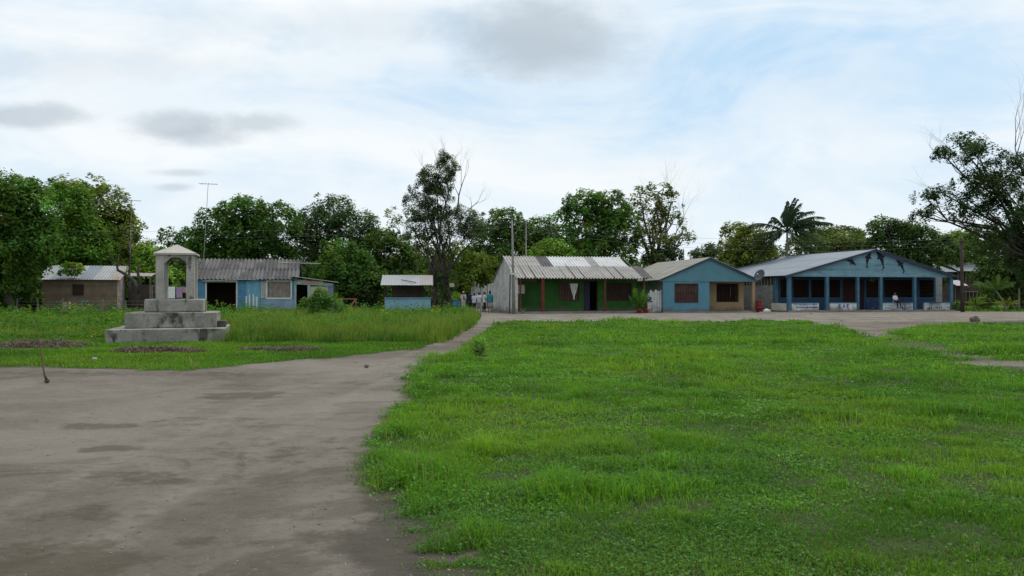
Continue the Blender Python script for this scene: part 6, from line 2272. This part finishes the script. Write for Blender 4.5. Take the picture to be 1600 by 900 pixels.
def person(label, loc, rz, h=1.72, shirt='cloth_white', legs='cloth_dark', shorts=False, sleeves=.5, scarf=None, cap=None, bare_arm=True, seated=False, step=.0, arm=(0, 0), lean=0.0):
    k = h / 1.74
    S = lambda p: (p[0] * k, p[1] * k, p[2] * k)
    if not seated:
        hip, knee, ank = .92, .50, .09
        LG = []
        for s in (-1, 1):
            f = step * s
            LG.append([(s * .09, 0, hip), (s * .10, -.02 - f * .5, knee), (s * .105, .03 - f + (.05 if f < 0 else 0), ank)])
        up = 0.0
        dz = 0
    else:
        hip = .06
        LG = [[(s * .10, 0, hip), (s * .13, -.42, hip + .02), (s * (.12 + .05 * (s > 0)), -.40 - .1 * (s > 0), hip - .44)] for s in (-1, 1)]
        dz = hip - .92
    body, clothes, trousers = [], [], []
    for L in LG:
        a = L[2]
        body.append((L, [.085, .056, .038]))
        body.append(([a, (a[0], a[1] + .04, a[2] - .045), (a[0], a[1] - .13, a[2] - .06), (a[0], a[1] - .19, a[2] - .065)], [.038, .042, .036, .026]))
        m = tuple((L[0][i] + L[1][i]) / 2 for i in range(3))
        if shorts: trousers.append(([L[0], m, tuple(m[i] * .15 + L[1][i] * .85 for i in range(3))], [.112, .1, .092]))
        else: trousers.append(([L[0], L[1], tuple(L[1][i] * .1 + L[2][i] * .9 for i in range(3))], [.108, .078, .066]))
    Z = lambda z: z + dz
    y = lambda z: lean * (z - .92)
    for s in (-1, 0, 1):
        body.append(([(s * .07, y(.95), Z(.95)), (s * .06, y(1.1), Z(1.1)), (s * .085, y(1.3), Z(1.3)), (s * .1, y(1.4), Z(1.4))], [.11, .1, .105, .06]))
        clothes.append(([(s * .085, y(.86), Z(.86)), (s * .075, y(1.1), Z(1.1)), (s * .09, y(1.3), Z(1.3)), (s * .1, y(1.4), Z(1.4))], [.125, .118, .12, .075]))
        trousers.append(([(s * .06, 0, Z(.9)), (s * .055, y(1.0), Z(1.0))], [.118, .112]))
    hy = y(1.55)
    body.append(([(0, y(1.42), Z(1.42)), (0, hy, Z(1.53))], [.055, .052]))
    body.append(([(0, hy - .03, Z(1.565)), (0, hy - .01, Z(1.62)), (0, hy + .01, Z(1.655))], [.062, .088, .084]))
    body.append(([(0, hy - .085, Z(1.63)), (0, hy - .112, Z(1.595))], [.012, .016]))
    body.append(([(-.02, hy - .092, Z(1.56)), (.02, hy - .092, Z(1.56))], [.01, .01]))
    for s in (-1, 1):
        body.append(([(s * .09, hy, Z(1.62)), (s * .095, hy + .01, Z(1.60))], [.02, .016]))
        sh = (s * .17, y(1.38), Z(1.385))
        ea = arm[0 if s < 0 else 1]
        if seated:
            el = (s * .25, -.06, Z(1.12)); wr = (s * .2, -.28, Z(1.02))
        else:
            el = (s * .235, .02 - ea * .12, Z(1.11)); wr = (s * .23, -.05 - ea * .32, Z(.87 + ea * .22))
        body.append(([sh, el, wr], [.052, .04, .028]))
        d = (Vector(wr) - Vector(el)).normalized()
        pc = Vector(wr) + d * .06
        body.append(([wr, tuple(pc)], [.028, .034]))
        sd = Vector((0, -1, 0)) if abs(d.y) < .7 else Vector((s, 0, 0))
        for q in range(4):
            b = pc + d * .025 + sd * ((q - 1.5) * .019)
            L = (.062, .075, .07, .055)[q]
            cur = Vector((-s * .4, 0, 0))
            body.append(([tuple(b), tuple(b + d * L * .55 + cur * .012), tuple(b + d * L + cur * .05)], [.011, .0105, .009]))
        b = Vector(wr) + d * .03 + sd * .03
        body.append(([tuple(b), tuple(b + sd * .03 + d * .03), tuple(b + sd * .035 + d * .06)], [.013, .012, .01]))
        m = tuple(sh[i] * (1 - sleeves) + el[i] * sleeves for i in range(3)) if sleeves <= 1 else el
        T = [sh, m] if sleeves <= 1 else [sh, el, tuple(el[i] * .15 + wr[i] * .85 for i in range(3))]
        clothes.append((T, [.075, .066] if sleeves <= 1 else [.072, .055, .042]))
    sc = lambda T: [([S(p) for p in ps], [r * k for r in rs]) for ps, rs in T]
    o = blobs(sc(body), .0115, 'person', 'skin', None, 3)
    o.location = loc
    o.rotation_euler = (0, 0, rz)
    tag(o, label, 'person', 'people standing beside the white gable wall' if not seated else None)
    blobs(sc(clothes), .02, 'shirt', shirt, o)
    blobs(sc(trousers), .02, 'shorts' if shorts else 'trousers', legs, o)
    hd = [([(0, hy + .015, Z(1.665)), (0, hy + .03, Z(1.62))], [.092, .088])]
    if cap:
        blobs(sc(hd + [([(-.04, hy - .09, Z(1.675)), (.04, hy - .09, Z(1.675))], [.02, .02])]), .016, 'cap', cap, o)
    else:
        blobs(sc(hd), .016, 'hair', 'hair', o)
    for s in (-1, 1):
        MB().ball(S((s * .032, hy - .086, Z(1.63))), .011 * k, 8).build('eye', M['hair'], o, smooth=True)
    for s in (-1, 1):
        L = LG[(s + 1) // 2][2]
        blobs(sc([([(L[0], L[1] + .045, L[2] - .062), (L[0], L[1] - .17, L[2] - .066)], [.04, .035])]), .016, 'shoe', 'cloth_dark', o)
    if scarf:
        T = [([(-.1, y(1.4) - .1, Z(1.42)), (.0, y(1.3) - .135, Z(1.3)), (.1, y(1.1) - .14, Z(1.08)), (.13, y(.95) - .13, Z(.9))], [.03] * 4),
             ([(.1, y(1.4) - .1, Z(1.42)), (.02, y(1.3) - .135, Z(1.25)), (-.05, y(1.1) - .14, Z(1.0))], [.03] * 3)]
        blobs(sc(T), .02, 'strap', scarf, o)
    return o


def people():
    def stand(px, Y):
        return ((px - 800) * Y / F, Y, .0)
    person('person in a white top with dark maroon straps crossing the chest and pale trousers', stand(724, 70), R_(12), 1.74, 'cloth_cream', 'cloth_palegrey', sleeves=.9, scarf='cloth_maroon', cap='cloth_pink')
    person('person in dark clothes standing behind the one with the maroon straps', stand(735, 74), R_(-20), 1.74, 'cloth_navy', 'cloth_dark', sleeves=1.5)
    person('person in a long lavender white T-shirt and dark shorts', stand(741, 70), R_(170), 1.60, 'cloth_lavender', 'cloth_dark', True, .6, step=.05)
    person('person in a white T-shirt with a dark strap and khaki grey trousers', stand(748.5, 71), R_(195), 1.68, 'cloth_white', 'cloth_grey', False, .6, scarf='cloth_navy', step=.06)
    person('person turned sideways in a white shirt and dark trousers', stand(757, 69), R_(95), 1.72, 'cloth_white', 'cloth_dark', False, .5, arm=(.6, .1), step=.08)
    person('person in a teal T-shirt and grey shorts with their back turned', stand(765.5, 67), R_(185), 1.78, 'cloth_teal', 'cloth_grey', True, .6, step=.06)
    w = DH.world(DH.lx(1398, .12), .1, DPZ + .07)
    person('person in a pale blue top and dark trousers sitting on the veranda parapet', w, DH.th + R_(8), 1.7, 'cloth_lavender', 'cloth_dark', sleeves=.9, seated=True)


people()


# ------------------------------------------------------------------ tables on the dirt before the veranda
def stool_tables():
    f = DH
    for (px, wpx, lb) in ((1421, 13, 'thin legged dark metal table in front of the stained parapet beside the seated person'), (1466, 20, 'thin legged dark metal bench in front of the last stained parapet')):
        x = f.lx(px, -.5)
        w = wpx * 69 / F / 2
        t = thing('metal_table', lb, 'table', f.world(x, -.18, .12), f.th)
        MB().box(-w, w, -.14, .12, .62, .65).build('table_top', M['blue_trim'], t)
        for a in (-1, 1):
            for b in (-1, 1):
                MB().tube([(a * w * .8, b * .1, .62), (a * w * 1.0, b * .12, 0)], .017, 5).build('leg', M['cloth_dark'], t)
        MB().bar((-w * .9, .1, .2), (w * .9, .1, .2), .02).build('stretcher', M['cloth_dark'], t)


stool_tables()


# ------------------------------------------------------------------ sky, sun, camera
SUN_EL, SUN_AZ = 62, 40       # degrees; azimuth measured from the view direction towards the right
w = bpy.data.worlds.new('World')
scene.world = w
w.use_nodes = True
w.node_tree.nodes.clear()
t = NT(w.node_tree)
out = t.n('ShaderNodeOutputWorld')
sky = t.n('ShaderNodeTexSky', sky_type='NISHITA')
sky.sun_disc = False
sky.sun_elevation = R_(SUN_EL)
sky.sun_rotation = R_(SUN_AZ)
sky.dust_density = 2.0
gen = t.n('ShaderNodeTexCoord').outputs['Generated']
sep = t.n('ShaderNodeSeparateXYZ', ins={0: gen})
X, Y_, Z_ = sep.outputs
fwd = t.math('MAXIMUM', Y_, .05)
U = t.math('DIVIDE', X, fwd)                 # direction tangents, fixed to compass directions
V = t.math('DIVIDE', Z_, fwd)
den = t.math('ADD', t.math('MAXIMUM', Z_, 0.0), .16)
cp = t.n('ShaderNodeCombineXYZ', ins={0: t.math('DIVIDE', X, den), 1: t.math('DIVIDE', Y_, den), 2: .0})
dv = t.scaled(gen, (1, 1, 2.0))
veil = t.noise(dv, 2.1, 6, .56, .6)
wisps = t.noise(t.scaled(gen, (1, 1, 3.0)), 3.4, 7, .6, 1.1)
warp = t.noise(t.scaled(gen, (1, 1, 1.9)), 5.5, 6, .62, .4)
fine = t.noise(t.scaled(gen, (1, 1, 2.2)), 15, 6, .62, .3)


def blob(px, py, rx, ry, soft=.55, amp=.6):
    u, v = (px - 800) / F, (HZ - py) / F
    ru, rv = rx / F, ry / F
    a = t.math('DIVIDE', t.math('SUBTRACT', U, u), ru)
    b = t.math('DIVIDE', t.math('SUBTRACT', V, v), rv)
    d = t.math('SQRT', t.math('ADD', t.math('MULTIPLY', a, a), t.math('MULTIPLY', b, b)))
    d = t.math('ADD', d, t.math('MULTIPLY', t.math('SUBTRACT', t.math('ADD', t.math('MULTIPLY', warp, .62), t.math('MULTIPLY', fine, .38)), .5), amp * 3.2))
    return t.ramp(d, 1.0 + soft, 1.0 - soft)


blue = t.math('MULTIPLY', blob(1130, 110, 520, 110, .9, .5), 1.0)
blue2 = blob(1500, 270, 300, 60, .9, .6)
blue3 = blob(560, 150, 420, 50, .9, .7)
bl = t.math('MAXIMUM', blue, t.math('MULTIPLY', blue2, .6))
bl = t.math('MAXIMUM', bl, t.math('MULTIPLY', blue3, .5))
cover = t.ramp(t.math('ADD', t.math('MULTIPLY', veil, .5), t.math('MULTIPLY', wisps, .5)), .36, .6, .5, 1.0)
cover = t.math('SUBTRACT', cover, t.math('MULTIPLY', bl, .5), clamp=True)
# brightness of the thin white cloud: a little brighter low down and to the left
CLOUD = (9.6, 9.95, 10.1)
skyc = t.mix(1.0, sky.outputs[0], (1.0, 1.0, 1.0), 'MULTIPLY')
bluefill = t.mix(.75, skyc, (5.0, 7.8, 10.4))
c = t.mix(cover, bluefill, CLOUD)
hz = t.ramp(Z_, .16, .02)
c = t.mix(t.math('MULTIPLY', hz, .6), c, (8.9, 9.6, 9.9))
shade = t.math('MULTIPLY', t.ramp(wisps, .45, .75), .12)
c = t.mix(shade, c, (7.0, 7.5, 7.9))
dark = [(860, 50, 135, 50, .7, .9, .75), (900, 85, 110, 34, .8, 1.0, .45), (272, 198, 58, 18, .6, 1.0, .72), (395, 192, 58, 15, .6, 1.1, .6), (325, 214, 62, 13, .6, 1.1, .6), (30, 181, 72, 15, .65, .9, .7), (285, 270, 40, 6, .6, 1.0, .5),
        (275, 292, 26, 6, .6, 1.0, .5), (110, 100, 220, 22, .8, 1.1, .2), (560, 40, 260, 30, .8, 1.1, .18)]
for (px, py, rx, ry, so, am, st) in dark:
    c = t.mix(t.math('MULTIPLY', blob(px, py, rx, ry, so, am), st), c, (5.0, 5.75, 6.4))
bg = t.n('ShaderNodeBackground', ins={'Color': c, 'Strength': .1})
w.node_tree.links.new(bg.outputs[0], out.inputs[0])

sl = bpy.data.lights.new('sun', 'SUN')
sl.energy = 2.3
sl.angle = R_(26)
sl.color = (1, .95, .87)
so = bpy.data.objects.new('sun', sl)
COL.objects.link(so)
el, az = R_(SUN_EL), R_(SUN_AZ)
sd = Vector((math.sin(az) * math.cos(el), math.cos(az) * math.cos(el), math.sin(el)))
so.rotation_euler = (-sd).to_track_quat('-Z', 'Y').to_euler()
so.location = (20, 20, 60)

cd = bpy.data.cameras.new('camera')
cd.sensor_width = 36
cd.lens = 36 * F / 1600
cd.clip_start = .1
cd.clip_end = 3000
co = bpy.data.objects.new('camera', cd)
COL.objects.link(co)
co.location = (0, 0, H)
co.rotation_euler = (R_(90) + math.atan((HZ - 450) / F), 0, 0)
scene.camera = co

scene.view_settings.view_transform = 'Standard'
scene.view_settings.look = 'None'
scene.view_settings.exposure = 0
scene.view_settings.gamma = 1
cy = scene.cycles
cy.use_denoising = True
cy.max_bounces = 6
cy.diffuse_bounces = 3
cy.glossy_bounces = 2
cy.transmission_bounces = 3
cy.transparent_max_bounces = 4
cy.caustics_reflective = False
cy.caustics_refractive = False
cy.sample_clamp_indirect = 6
